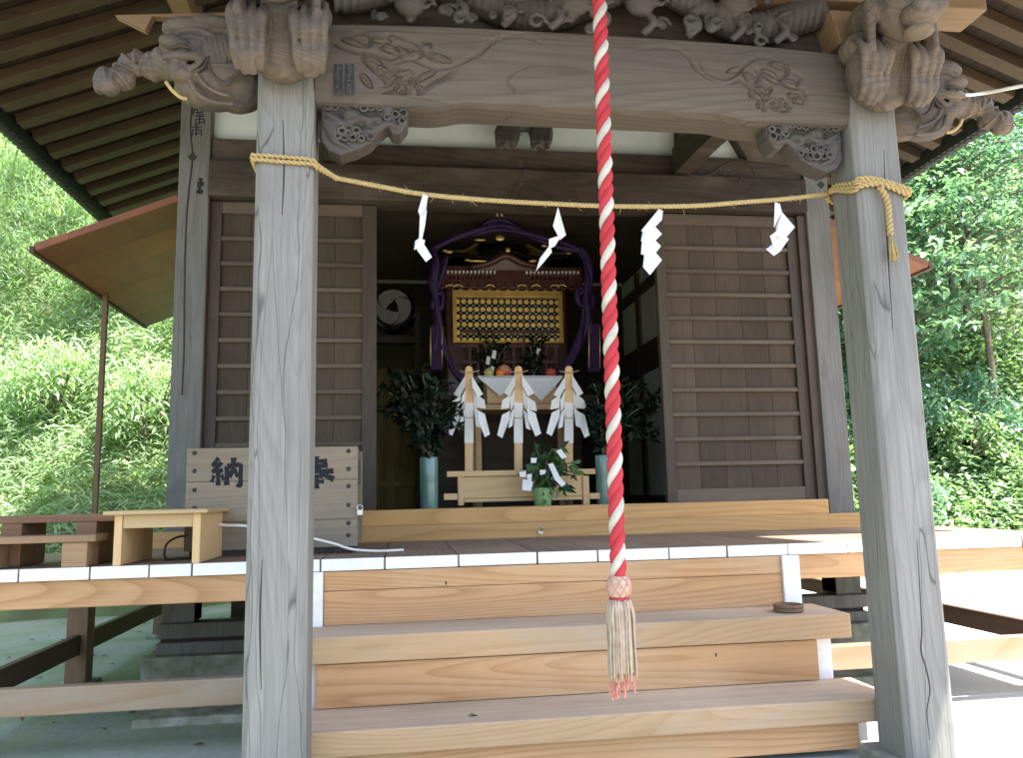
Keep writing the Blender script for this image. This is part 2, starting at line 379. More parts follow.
# ground: concrete with moss on the shaded side
def ground_mat():
    mt, nt, b = new_mat('yard_concrete'); L = nt.links
    tc = N(nt, 'ShaderNodeTexCoord')
    n = N(nt, 'ShaderNodeTexNoise'); n.inputs['Scale'].default_value = 1.1; n.inputs['Detail'].default_value = 7; n.inputs['Roughness'].default_value = .6; L.new(tc.outputs['Object'], n.inputs['Vector'])
    n2 = N(nt, 'ShaderNodeTexNoise'); n2.inputs['Scale'].default_value = 28; n2.inputs['Detail'].default_value = 6; L.new(tc.outputs['Object'], n2.inputs['Vector'])
    r = ramp(nt, [(.35, (.30,.31,.28)), (.65, (.46,.46,.43))]); L.new(n.outputs['Fac'], r.inputs[0])
    r2 = ramp(nt, [(.3, (.8,.8,.8)), (.7, (1.1,1.1,1.1))]); L.new(n2.outputs['Fac'], r2.inputs[0])
    c = mixc(nt, r.outputs[0], r2.outputs[0], 1.0, 'MULTIPLY')
    sp = N(nt, 'ShaderNodeSeparateXYZ'); L.new(tc.outputs['Object'], sp.inputs[0])
    mr = N(nt, 'ShaderNodeMapRange'); mr.inputs['From Min'].default_value = 1.5; mr.inputs['From Max'].default_value = -1.5; L.new(sp.outputs['X'], mr.inputs['Value'])
    ms = ramp(nt, [(.30, (0,0,0)), (.56, (1,1,1))]); L.new(n.outputs['Fac'], ms.inputs[0])
    c = mixc(nt, c, (.19,.23,.13), math_(nt, 'MULTIPLY', math_(nt, 'MULTIPLY', mr.outputs[0], ms.outputs[0]), .9))
    # pale gravelly sand on the sunny right
    mr2 = N(nt, 'ShaderNodeMapRange'); mr2.inputs['From Min'].default_value = 2.2; mr2.inputs['From Max'].default_value = 3.6; L.new(sp.outputs['X'], mr2.inputs['Value'])
    c = mixc(nt, c, (.50,.48,.43), mr2.outputs[0])
    mr3 = N(nt, 'ShaderNodeMapRange'); mr3.inputs['From Min'].default_value = 2.6; mr3.inputs['From Max'].default_value = 1.6; L.new(sp.outputs['Y'], mr3.inputs['Value'])
    c = mixc(nt, c, (.21,.19,.155), mr3.outputs[0])                 # unseen front ground, darkened to cut the bounce light
    L.new(c, b.inputs['Base Color']); b.inputs['Roughness'].default_value = .9; b.inputs['Specular IOR Level'].default_value = .15
    bp = N(nt, 'ShaderNodeBump'); bp.inputs['Strength'].default_value = .3; bp.inputs['Distance'].default_value = .01; L.new(n2.outputs['Fac'], bp.inputs['Height']); L.new(bp.outputs[0], b.inputs['Normal'])
    return mt
M['ground'] = ground_mat()
M['soil'] = plain('bank_soil', (.16,.21,.09), .95, noise=.25, nscale=3, bump=.7, col2=(.11,.11,.06), spec=.1)

# ------------------------------------------------------------------ setting: ground and hillside
g = MB(); g.add([(-90,-60,0),(90,-60,0),(90,120,0),(-90,120,0)], [(0,1,2,3)], .5)
go = g.build('ground', M['ground']); tag(go, 'pale concrete yard with moss on its shaded side', 'ground', kind='structure')

def hill_z(x, y):
    foot = 9.4 + .10*max(0, x) + 0.25*max(0, min(1, (x-2)/6))      # where the bank begins
    a = y - foot - 1.2*max(0, min(1, (3.6-abs(x-CX))/.9))
    b_ = (-4.3 - x)*1.0 - max(0, 5.5-y)*.2                          # it closes round the left side
    c_ = (x - 11.5)*.95                                             # and round the right side
    d = max(a, b_, c_)
    h = 0 if d <= 0 else d*1.12
    h = min(h, 9 + .25*h)
    n = mnoise.noise(Vector((x*.45, y*.45, 0)))*.5 + mnoise.noise(Vector((x*1.4, y*1.4, 3)))*.14
    return h + (n*min(1, h*.8) if h > 0 else -.4)
hb = MB(); NX, NY = 110, 80
xs = np.linspace(-24, 34, NX); ys = np.linspace(1.5, 40, NY)
vs = [(x, y, hill_z(x, y)) for y in ys for x in xs]
fs = []
for j in range(NY-1):
    for i in range(NX-1):
        q = (j*NX+i, j*NX+i+1, (j+1)*NX+i+1, (j+1)*NX+i)
        if max(vs[k][2] for k in q) > -.2: fs.append(q)
hb.add(vs, fs, .5, smooth=True)
ho = hb.build('hillside', M['soil']); tag(ho, 'steep earth bank rising behind the shrine', 'hillside', kind='structure')

# ------------------------------------------------------------------ leaves
def leaf_arrays(pos, dirs, ups, length, width, rnds, bend=.25):
    """kite leaves: base, two shoulders, tip"""
    n = len(pos)
    d = dirs/np.linalg.norm(dirs, axis=1, keepdims=True)
    s = np.cross(d, ups); s /= (np.linalg.norm(s, axis=1, keepdims=True)+1e-9)
    u = np.cross(s, d)
    L = length[:, None]; Wd = width[:, None]
    mid = pos + d*L*.42
    v = np.stack([pos, mid + s*Wd*.5 + u*Wd*.12, pos + d*L - u*L*bend, mid - s*Wd*.5 + u*Wd*.12], 1).reshape(-1, 3)
    f = np.arange(n*4).reshape(-1, 4)
    return v, f, rnds
def leaf_mesh(name, arrs, mat, parent=None, origin=(0,0,0)):
    o0 = org(parent) if parent is not None else Vector(origin)
    V_ = []; F_ = []; R_ = []; b = 0
    for v, f, r in arrs:
        V_.append(v); F_.append(f+b); R_.append(r); b += len(v)
    V_ = np.concatenate(V_) - np.array(o0); F_ = np.concatenate(F_); R_ = np.concatenate(R_)
    me = bpy.data.meshes.new(name)
    me.vertices.add(len(V_)); me.vertices.foreach_set('co', V_.astype(np.float32).ravel())
    me.loops.add(F_.size); me.loops.foreach_set('vertex_index', F_.astype(np.int32).ravel())
    me.polygons.add(len(F_)); me.polygons.foreach_set('loop_start', np.arange(0, F_.size, 4, dtype=np.int32))
    me.update(calc_edges=True)
    me.materials.append(mat)
    at = me.attributes.new('rnd', 'FLOAT', 'FACE'); at.data.foreach_set('value', R_.astype(np.float32))
    o = bpy.data.objects.new(name, me); COL.objects.link(o)
    if parent is not None: o.parent = parent
    else: o.location = o0
    ORG[o.name] = o0
    return o
def unit(n):
    v = rng.normal(size=(n, 3)); return v/np.linalg.norm(v, axis=1, keepdims=True)

# ------------------------------------------------------------------ the hall
hall = thing('shrine_hall', (CX, W, 0), 'weathered wooden shrine hall with grey porch posts, carved beams and cedar steps', 'shrine')
def hb_(name, mb, mat, parent=None, **kw): return mb.build(name, mat, parent or hall, **kw)

XL, XR = -.482, 2.249          # porch post centres
PW = .24
PY0, PY1 = 3.30, 3.54
for xc in (XL, XR):
    p = MB(); h = PW/2; c = .022
    prof = [(-h+c,-h),(h-c,-h),(h,-h+c),(h,h-c),(h-c,h),(-h+c,h),(-h,h-c),(-h,-h+c)]
    p.prism([(xc+a, 3.42+b, .06) for a, b in prof][::-1], (0, 0, 3.22-.06), .37 if xc < 0 else .71)
    po = hb_('porch_post', p, M['post'], bevel=.004)
    s = MB(); s.prism([(xc+a*1.5, 3.42+b*1.5, 0) for a, b in prof][::-1], (0, 0, .06), .4)
    s.build('base_stone', M['stone'], po, bevel=.01)

for path in ([(917,540),(920,590),(922,630),(921,650),(926,668),(930,690),(927,712),(930,740)], [(884,150),(886,210),(889,270),(893,330)], [(283,120),(284,170),(282,215)], [(262,560),(260,620),(261,690)]):
    kk = spline([P(x, y, 3.2995) for x, y in path], 6); ck = MB(); ck.tube(kk, [.0012+.0022*math.sin(math.pi*i/(len(kk)-1)) for i in range(len(kk))], 6, flat=((0,1,0), .3)); hb_('drying_crack', ck, M['groove'])

# wall pillars
for x0, x1 in ((-1.60, -1.385), (3.285, 3.49)):
    p = MB(); p.box(x0, x1, W, W+.21, .42, 4.3)
    wp = hb_('wall_pillar', p, M['pillar'], bevel=.006)
for x0 in (-1.60, 3.28):                                        # rear corner pillars
    for y in (7.6, 9.3):
        p = MB(); p.box(x0, x0+.2, y, y+.2, .42, 4.3); hb_('wall_pillar', p, M['pillar'], bevel=.006)
# long crack and bolt on the left pillar
ck = MB()
pts = [P(192,107,W), P(190.5,130,W), P(192.5,157,W), P(189,190,W), P(186,230,W), P(184.5,290,W), P(184,350,W), P(182,395,W)]
ck.tube([p+Vector((0,-.001,0)) for p in spline(pts, 6)], .006, 6, flat=((0,1,0), .3)); hb_('drying_crack', ck, M['groove'])
for px, py in ((192.5, 157), (821, 185)):
    b = MB(); c = P(px, py, W); b.prism([c+Vector((0,-.004,.035)), c+Vector((-.035,-.004,0)), c+Vector((0,-.004,-.035)), c+Vector((.035,-.004,0))], (0,.02,0)); hb_('diamond_plug', b, M['groove'])

# tie beams over the doors
tb = MB(); tb.box(-1.383, 3.283, W+.03, W+.19, 2.495+H, 2.68+H); hb_('upper_tie_beam', tb, M['old_beam'], bevel=.006)
tb = MB(); tb.box(-1.383, 3.283, W-.035, W+.20, 2.21+H, 2.492+H)
ltb = hb_('lower_tie_beam', tb, M['old_beam'], bevel=.012)
def groove(mb, pxs, Y, r=.008, n=6, proud=.0):
    pts = spline([P(x, y, Y) for x, y in pxs], n)
    k = len(pts); rad = [r*(.45+.55*math.sin(math.pi*(.12+.8*i/(k-1)))) for i in range(k)]
    mb.tube([p+Vector((0,-proud,0)) for p in pts], rad, 6, flat=((0,1,0), .35))
gm = MB()
YF = W-.035
for path in ([(672,163),(676,168),(684,173),(700,176),(712,173),(722,166),(735,161),(748,165),(755,178),(750,190),(745,197)],
             [(722,172),(728,180),(738,182),(741,176),(736,171),(730,174)], [(625,160),(640,164),(636,158),(650,162)], [(690,170),(698,168),(702,172)],
             [(300,160),(292,165),(284,172),(270,175),(258,172)]):
    groove(gm, path, YF, .009)
gm.build('scroll_groove', M['groove'], ltb)
# plaster band above, with struts
pl = MB(); pl.box(-1.383, 3.283, W+.10, W+.13, 2.68+H, 3.5+H); hb_('plaster_panel', pl, M['plaster'])
fr = MB()
for xa, xb in ((1.93, 2.28), (2.93, 2.62)):
    x0 = 2.27; 
fr.prism([P(678,127,W), P(712,128,W), P(690,157,W), P(678,157,W)], (0,.12,0))
fr.prism([P(730,130,W), P(775,135,W), P(790,165,W), P(748,160,W)], (0,.12,0))
hb_('frog_leg_strut', fr, M['old_beam'], bevel=.006)
cl = MB()
Yc = W-.03
cl.ell(P(508,132,Yc), (.10,.06,.15)); cl.ell(P(541,133,Yc), (.10,.06,.15)); cl.ell(P(524,120,Yc), (.20,.05,.1))
for px in (498, 505, 512, 533, 540, 548): cl.tube([P(px,130,Yc-.03), P(px,142,Yc-.06), P(px,149,Yc-.02)], [.03,.026,.018], 8)
cw = hb_('claw_carving', cl, M['carve_dark'], remesh=.012)
for px in (504, 538): n_ = MB(); n_.tube([P(px-4,148,Yc-.07), P(px+1,144,Yc-.09), P(px+6,149,Yc-.06)], [.012,.014,.006], 8); n_.build('claw', M['carve'], cw)

# sliding doors
def sliding_door(xl, xr, xstileL, xstileR, zb, zt, ypl):
    d = MB(); n = 5
    for i in range(n):
        a, b = xl+(xr-xl)*i/n, xl+(xr-xl)*(i+1)/n
        d.box(a+.001, b-.001, ypl+.03, ypl+.05, zb, zt)
    do = hb_('sliding_door', d, M['door'], bevel=.002)
    for a_, b_ in ((xl-xstileL, xl), (xr, xr+xstileR)): s = MB(); s.box(a_, b_, ypl, ypl+.06, zb, zt); s.build('stile', M['doorframe_v'], do, bevel=.004)
    r = MB(); nS = 11
    r.box(xl+.001, xr-.001, ypl+.002, ypl+.028, zb, zb+.10); r.box(xl+.001, xr-.001, ypl+.002, ypl+.028, zt-.09, zt)
    st = (zt-.09-zb-.10)/nS
    for k in range(1, nS):
        z = zb+.10+st*k; r.box(xl+.001, xr-.001, ypl+.004, ypl+.028, z-.016, z+.016)
    r.build('slat_grille', M['slat'], do, bevel=.003)
    return do
ZT = 2.20+H; ZB = -.09+H
sliding_door(-1.30, -.275, .08, .105, ZB, ZT, W+.06)
sliding_door(2.09, 3.13, .075, .085, ZB, ZT, W+.06)
for x0, x1 in ((-1.384, -1.381), (3.216, 3.284)):
    j = MB(); j.box(x0, x1, W+.03, W+.13, ZB, ZT); hb_('door_jamb', j, M['doorframe_v'])
# sill
s = MB(); s.box(-1.383, 3.283, W+.005, W+.25, -.203+H, ZB); hb_('upper_sill', s, M['sillw'], bevel=.006)
s = MB(); s.box(-1.75, 3.62, W-.07, W-.002, -.312+H, -.200+H); hb_('lower_sill', s, M['sillw'], bevel=.006)
# inside
fl = MB()
for i in range(12):
    a = -1.37 + 4.64*i/12; fl.box(a+.001, a+4.64/12-.001, W+.251, 9.3, -.16+H, -.115+H)
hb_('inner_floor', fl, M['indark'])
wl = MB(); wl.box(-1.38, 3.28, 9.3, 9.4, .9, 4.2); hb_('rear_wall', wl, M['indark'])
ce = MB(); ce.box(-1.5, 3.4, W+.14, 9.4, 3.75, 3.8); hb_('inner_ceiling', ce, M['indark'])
for x, sx in ((-1.50, 1), (3.30, -1)):
    w_ = MB()
    for ya, yb in ((W+.212, 7.598), (7.802, 9.3)):
        if sx > 0 and ya > 7: w_.box(x, x+.08, ya, yb, .9, 1.30); w_.box(x, x+.08, ya, yb, 3.1, 4.2)     # unseen opening, added to let light onto the right inner wall
        else: w_.box(x, x+.08, ya, yb, .9, 4.2)
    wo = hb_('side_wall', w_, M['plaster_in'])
    tr = MB(); xi = x+.08 if sx > 0 else x-.03
    for za, zb in ((-.1+H, .1+H), (1.25+H, 1.52+H), (2.15+H, 2.3+H)):
        tr.box(xi, xi+.03, W+.215, 9.29 if sx < 0 or za < 1.4 or za > 3 else 7.59, za, zb)
    for y in (6.9, 7.6): tr.box(xi-.004, xi+.034, y, y+.12, ZB+.013, 2.14+H)
    tr.build('wall_batten', M['indark'], wo)

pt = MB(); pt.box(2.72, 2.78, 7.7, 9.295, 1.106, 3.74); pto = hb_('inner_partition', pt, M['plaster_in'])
bt = MB()
for za, zb in ((1.106, 1.18), (1.30+H, 1.62+H), (2.2+H, 2.32+H)): bt.box(2.69, 2.719, 7.82, 9.29, za, zb)
for y in (7.7, 8.55): bt.box(2.685, 2.7195, y, y+.11, 1.107, 3.7)
bt.build('wall_batten', M['indark'], pto)

# ---- veranda
dk = MB(); we = MB()
joints = [-2.20, -1.85] + [P(px, 565, D).x for px in (89.7, 149, 191.8, 258, 320.5, 384.7, 458.6, 537.7, 598, 669.6, 728, 789, 850, 905, 962)] + [3.6, 4.03]
for a, b in zip(joints[:-1], joints[1:]):
    j = random.uniform(-.006, .006)
    dk.box(a+.003, b-.003, D+.012+j, W-.074, .853, .91)
    we.box(a+.004, b-.004, D+j, D+.0118+j, .851, .912)
for x0, x1 in ((-2.20, -1.752), (3.622, 4.03)):                     # side strips run in depth
    for k in range(12):
        y0 = W-.07+.32*k
        dk.box(x0+.003, x1-.003, y0+.003, y0+.317, .853, .909)
deck = hb_('veranda', dk, M['deck'], bevel=.004)
we.build('white_board_end', M['white'], deck, bevel=.003)
# painted top lip of every board end
for x0, x1 in ((-2.17, -.50), (2.21, 4.0)):
    fa = MB(); fa.box(x0, x1, D+.03, D+.13, .715, .85); fa.build('edge_beam', M['new'], deck, bevel=.006)
for x0 in (-2.17, 3.9): sb = MB(); sb.box(x0, x0+.1, D+.135, 9.2, .72, .85); sb.build('side_beam', M['darkrail'], deck)
for y in (4.9, 5.4): sb = MB(); sb.box(-2.06, 3.89, y, y+.08, .74, .85); sb.build('joist', M['darkrail'], deck)
for x, y in ((-2.24, 5.94), (-2.24, 4.33), (-2.24, 7.9), (3.92, 5.94), (3.92, 4.33), (3.92, 7.9)):
    p = MB(); p.box(x, x+.135, y, y+.135, .03, .715); po = p.build('support_post', M['strut'], deck, bevel=.005)
    q = MB(); q.box(x-.05, x+.185, y-.05, y+.185, 0, .03); q.build('foot_stone', M['stone'], deck, bevel=.01)
for x in (-2.195, 3.965):
    p = MB(); p.box(x, x+.05, 4.2, 9.0, .215, .345); p.build('side_rail', M['darkrail'], deck, bevel=.005)
p = MB(); p.box(-2.16, -.45, D+.02, D+.09, .215, .345); p.build('lower_rail', M['rail'], deck, bevel=.006)
p = MB(); p.box(2.15, 3.94, D+.02, D+.09, .215, .345); p.build('lower_rail', M['rail'], deck, bevel=.006)

# ---- floor framing and foundation under the hall
for x0, x1 in ((-1.60, -1.385), (3.285, 3.49)):
    p = MB(); p.box(x0, x1, W+.004, W+.205, .41, .70); hb_('pillar_foot', p, M['pillar'], bevel=.006)
for za, zb in ((.31, .408), (.205, .285)): p = MB(); p.box(-1.62, 3.52, W-.02, W+.16, za, zb); hb_('ground_sill', p, M['pillar'], bevel=.008)
p = MB(); p.box(-1.60, 3.50, W+.01, W+.14, .285, .31); hb_('sill_gap', p, M['groove'])
p = MB()
for k in range(7):
    a = -1.70+.757*k; p.box(a+.004, a+.753, W-.08, W+.3, -.02, .204-.004*(k % 2))
hb_('foundation_stone', p, M['stone'], bevel=.012)
p = MB(); p.box(-1.46, 3.3, 4.82, W-.082, -.02, .045); hb_('foundation_ledge', p, M['stone'], bevel=.012)
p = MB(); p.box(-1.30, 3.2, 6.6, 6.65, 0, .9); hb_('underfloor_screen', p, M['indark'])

# ---- stairs
st = MB()
stairs = MB()
def riser(y, z0, z1, zs):
    e = [z0]+zs+[z1]
    for a, b in zip(e[:-1], e[1:]):
        stairs.box(-.387, 2.088, y, y+.03, a+.001, b-.001)
riser(4.262, .582, .849, [.752]); riser(3.925, .262, .458, []); riser(3.60, .03, .155, [])
sto = hb_('staircase', stairs, M['new'], bevel=.003)
for (y0, y1, zt, th) in ((3.908, 4.30, .582, .12), (3.548, 3.955, .26, .103)):
    t = MB(); t.box(-.505, 2.27, y0, y1, zt-th, zt, mat=0, topmat=1); t.build('tread', [M['tread_front'], M['tread_top']], sto, bevel=.006)
for x0, x1 in ((-.49, -.389), (2.09, 2.19)):
    t = MB(); o_ = [(3.70,.03),(3.70,.1565),(3.975,.1565),(3.975,.4615),(4.245,.4615),(4.245,.850),(4.277,.850),(4.277,.70),(4.85,.70),(4.85,.03)]
    t.prism([(x0, y, z) for y, z in o_][::-1], (x1-x0, 0, 0)); t.build('stringer', M['white'], sto, bevel=.004)

for px, py, Yq in ((446,583,4.262), (716,655,3.925)):
    t = MB(); c = P(px, py, Yq); t.ell((c.x, Yq+.001, c.z), (.005,.003,.011), nu=8, nv=6); t.build('nail_mark', M['groove'], sto)

# ---- porch beam
ZB0, ZB1 = 1.70+H, 2.09+H
xa, xb = XL+.121, XR-.121
YB = 3.306
L_paths = [[(328,40),(338,47),(350,52),(360,54),(366,52)], [(360,52),(364,62),(372,70),(384,80),(386,86)],[(384,86),(391,84),(396,76),(392,72)],
 [(366,54),(380,58),(392,60),(400,55),(396,46),(406,50)], [(396,64),(410,60),(424,66),(440,70),(456,66),(470,60),(484,50),(487,40)],
 [(456,67),(444,76),(432,82),(420,90),(418,96),(426,101)], [(378,40),(392,36),(406,40),(416,44),(424,54),(432,60),(446,63)], [(350,36),(362,34),(370,38),(366,44),(358,42)],
 [(396,88),(402,83),(408,88),(404,93),(398,91)], [(406,80),(412,76),(416,82),(410,86)], [(480,56),(492,44),(504,38),(520,36),(540,42)], [(432,48),(430,42),(420,40)],[(372,72),(382,74),(394,70),(404,72)]]
R_paths = [[(640,50),(660,48),(676,50),(688,58),(694,68),(704,76),(716,82)], [(698,54),(702,68),(712,76),(726,80),(738,74),(748,64),(762,58),(776,60)],
 [(730,84),(740,82),(748,88),(756,98),(764,104),(762,114),(754,118)], [(744,78),(752,88),(764,94),(772,90),(768,84)], [(760,70),(768,76),(778,80),(788,74),(784,66),(776,66)],
 [(790,72),(800,78),(796,86),(804,92),(806,100)], [(772,96),(780,100),(778,106),(770,104)], [(784,98),(790,104),(786,110),(780,108)], [(752,66),(758,74),(756,82),(748,80)]]

curl_px = ((392,92),(397,88),(403,92),(408,86),(400,80),(412,80),(386,94),(420,88),(760,104),(766,98),(774,104),(782,100),(770,90),(788,104),(752,94),(796,100),(758,90))
leaf_px = ((372,62,.05,.022,.5),(395,50,.06,.02,.2),(412,56,.045,.02,-.3),(402,76,.05,.022,-.4),(385,72,.04,.018,.6),(352,42,.05,.012,.3),(425,76,.05,.012,-.5),(440,58,.05,.013,.3),(380,40,.045,.014,.1),(366,80,.035,.014,.9),
           (770,76,.05,.022,.6),(790,84,.045,.02,.3),(762,92,.04,.018,.8),(780,66,.05,.014,.2),(796,98,.04,.016,.5),(750,78,.04,.014,.7),(735,70,.04,.012,-.3))
def carve_depth(X, Z):
    """depth of the chiselled scrolls at the points of the beam's face: V cuts, steep on one side and sloping on the other"""
    out = np.zeros_like(X)
    def cut(pts, depth, wn, wf):
        nonlocal out
        pts = np.array([(p.x, p.z) for p in pts])
        x0, x1, z0, z1 = pts[:,0].min()-wf, pts[:,0].max()+wf, pts[:,1].min()-wf, pts[:,1].max()+wf
        idx = np.where((X > x0) & (X < x1) & (Z > z0) & (Z < z1))[0]
        if len(idx) == 0: return
        q = np.stack([X[idx], Z[idx]], 1); best = np.full(len(idx), 9.); side = np.zeros(len(idx)); tt = np.zeros(len(idx))
        for k in range(len(pts)-1):
            a_, b_ = pts[k], pts[k+1]; d = b_-a_; L2 = d@d+1e-12
            t_ = np.clip(((q-a_)@d)/L2, 0, 1); w = q-(a_+t_[:, None]*d); r = np.hypot(w[:,0], w[:,1])
            mk = r < best; best[mk] = r[mk]; side[mk] = (d[0]*w[mk,1]-d[1]*w[mk,0]); tt[mk] = (k+t_[mk])/(len(pts)-1)
        taper = np.clip(np.sin(np.pi*np.clip(.06+.9*tt, 0, 1))*1.6, 0, 1)
        wd_ = np.where(side > 0, wf, wn)
        v = depth*taper*np.clip(1-best/wd_, 0, 1)**1.2
        out[idx] = np.maximum(out[idx], v)
    for pth in L_paths+R_paths: cut(spline([P(x, y, YB) for x, y in pth], 6), .017, .006, .026)
    for cx, cy in curl_px:
        c = P(cx, cy, YB); cut([c+Vector((.015*math.cos(a_), 0, .015*math.sin(a_))) for a_ in np.linspace(0, 5.6, 14)], .014, .005, .007)
        cut([c+Vector((.004*math.cos(a_), 0, .004*math.sin(a_))) for a_ in np.linspace(0, 6, 6)], .014, .006, .006)
    up_ = np.zeros_like(X)
    for px, py, a_, b_, r_ in leaf_px:
        c = P(px, py, YB); dx, dz = X-c.x, Z-c.z; u_ = (dx*math.cos(r_)-dz*math.sin(r_))/a_; v_ = (dx*math.sin(r_)+dz*math.cos(r_))/b_
        k = np.clip(1-(u_*u_+v_*v_), 0, 1); up_ = np.maximum(up_, .011*np.sqrt(k)-.006*np.exp(-(v_/.12)**2)*(k > 0))
        ring = np.abs(np.sqrt(u_*u_+v_*v_)-1.08); out = np.maximum(out, .010*np.clip(1-ring/.22, 0, 1))
    return out-up_
def arch(x):
    t = (x-xa)/(xb-xa); e = min(t, 1-t)
    s_ = max(0, min(1, (e-.20)/.07)); s_ = s_*s_*(3-2*s_)
    return ZB0 + .028*s_
step = .0036; nx = int((xb-xa)/step); nz = 104
xg = np.linspace(xa, xb, nx+1); ar = np.array([arch(x) for x in xg]); tg = (xg-xa)/(xb-xa); tp = ZB1-.03*np.abs(2*tg-1)**3
lo_ = ar+.05
wgt = np.linspace(0, 1, nz+1)
Zg = lo_[:, None]+(tp-lo_)[:, None]*wgt[None]; Xg = np.repeat(xg[:, None], nz+1, 1)
Yg_ = 3.305+.012*(2*wgt[None]-1)**2+0*Zg
Yg_ = Yg_+carve_depth(Xg.ravel(), Zg.ravel()).reshape(Zg.shape)
bm_ = MB()
vb = np.stack([Xg, Yg_, Zg], 2).reshape(-1, 3).tolist()
fb = [(i*(nz+1)+j, (i+1)*(nz+1)+j, (i+1)*(nz+1)+j+1, i*(nz+1)+j+1) for i in range(nx) for j in range(nz)]
bm_.add(vb, fb, .3, smooth=False)
vb = []; fb = []; NC = 60
for i in range(NC+1):                                                     # underside, back and top
    x = xa+(xb-xa)*i/NC; z = arch(x); t = i/NC; top = ZB1-.03*abs(2*t-1)**3
    vb += [(x, 3.317, top), (x, 3.52, top), (x, 3.52, z), (x, 3.37, z), (x, 3.335, z+.012), (x, 3.317, z+.05)]
for i in range(NC):
    for k in range(5): fb.append((i*6+k, i*6+k+1, (i+1)*6+k+1, (i+1)*6+k))
bm_.add(vb, fb, .3, smooth=False)
beam = hb_('porch_beam', bm_, M['beam'])
# votive paper slips
def slip(name, px0, px1, py0, py1, Y, rows, parent, light=False):
    s = MB(); a, b, c, d = P(px0,py0,Y), P(px1,py0,Y), P(px1,py1,Y), P(px0,py1,Y)
    s.prism([a, d, c, b], (0,.002,0)); so = s.build(name, M['slip'], parent)
    k = MB()
    for i in range(rows):
        cy = py0+(py1-py0)*(i+.5)/rows; hh = (py1-py0)/rows*.38; ww = (px1-px0)*.36; cx = (px0+px1)/2
        for q in range(3):
            yy = cy-hh+hh*q*.9; l_, r_ = random.uniform(.3, 1), random.uniform(.3, 1)
            if random.random() < .8: k.obox(P(cx-ww*l_,yy+random.uniform(-.5,.5),Y-.001), P(cx+ww*r_,yy+random.uniform(-.5,.5),Y-.001), .002, .003)
        x_ = random.uniform(-.4,.4)*ww; k.obox(P(cx+x_,cy-hh*1.1,Y-.001), P(cx+x_+random.uniform(-.5,.5),cy+hh*random.uniform(.5,1.1),Y-.001), .002, .003, up=(1,0,0))
        if random.random() < .6: k.obox(P(cx,cy-hh*.2,Y-.001), P(cx+ww*random.choice((-1,1)),cy+hh,Y-.001), .002, .003, up=(1,0,0))
    k.build('slip_writing', M['slipink'], parent)
M['slip'] = plain('dark_votive_slip', (.03,.03,.032), .8, noise=.15, nscale=40)
M['slipink'] = plain('faded_slip_writing', (.085,.085,.083), .8)
slip('votive_slip', 334.0, 342.5, 64, 95, 3.304, 5, beam); slip('votive_slip', 345, 354, 63.5, 94.5, 3.304, 5, beam)
slip('votive_slip', 371, 377, -4, 20, 3.40, 4, beam)
pil = hall
k = MB()                                                           # black characters brushed on the left pillar
YP = W-.0015
def brush(mb, strokes, org_px, s, Y, w=.006):
    ox, oy = org_px
    for stq in strokes:
        pts = [P(ox+x*s, oy+y*s, Y) for x, y in stq]
        for a, b in zip(pts[:-1], pts[1:]): mb.obox(a, b, .003, w, up=(0,-1,0)) if False else mb.tube([a, b], w/2, 6, flat=((0,1,0), .2))
glyph = lambda: [[(0,0),(10,0)], [(5,-3),(4,9)], [(1,3),(9,3)], [(1,3),(0,10)], [(9,3),(10,9)], [(2,7),(8,6.5)]]
for i, (gx, gy) in enumerate(((193,106),(195,116),(192,127))): brush(k, glyph(), (gx,gy), .95, YP, .008)
for i, (gx, gy) in enumerate(((198,179),(197,187))): brush(k, [[(0,0),(5,0)],[(2.5,-1),(2.5,7)],[(0,3),(5,3)],[(0,3),(0,7)],[(5,3),(5,7)],[(1,5),(4,5)]], (gx,gy), 1, YP, .011)
hb_('brushed_writing', k, M['ink'])
k = MB(); 
for gx, gy in ((518,160),(523,170),(518,180)): brush(k, [[(0,0),(7,0)],[(3,-2),(3,7)],[(0,4),(7,4)],[(1,7),(6,7)]], (gx,gy), .8, W-.037, .006)
k.build('faded_writing', M['slipink'], ltb)

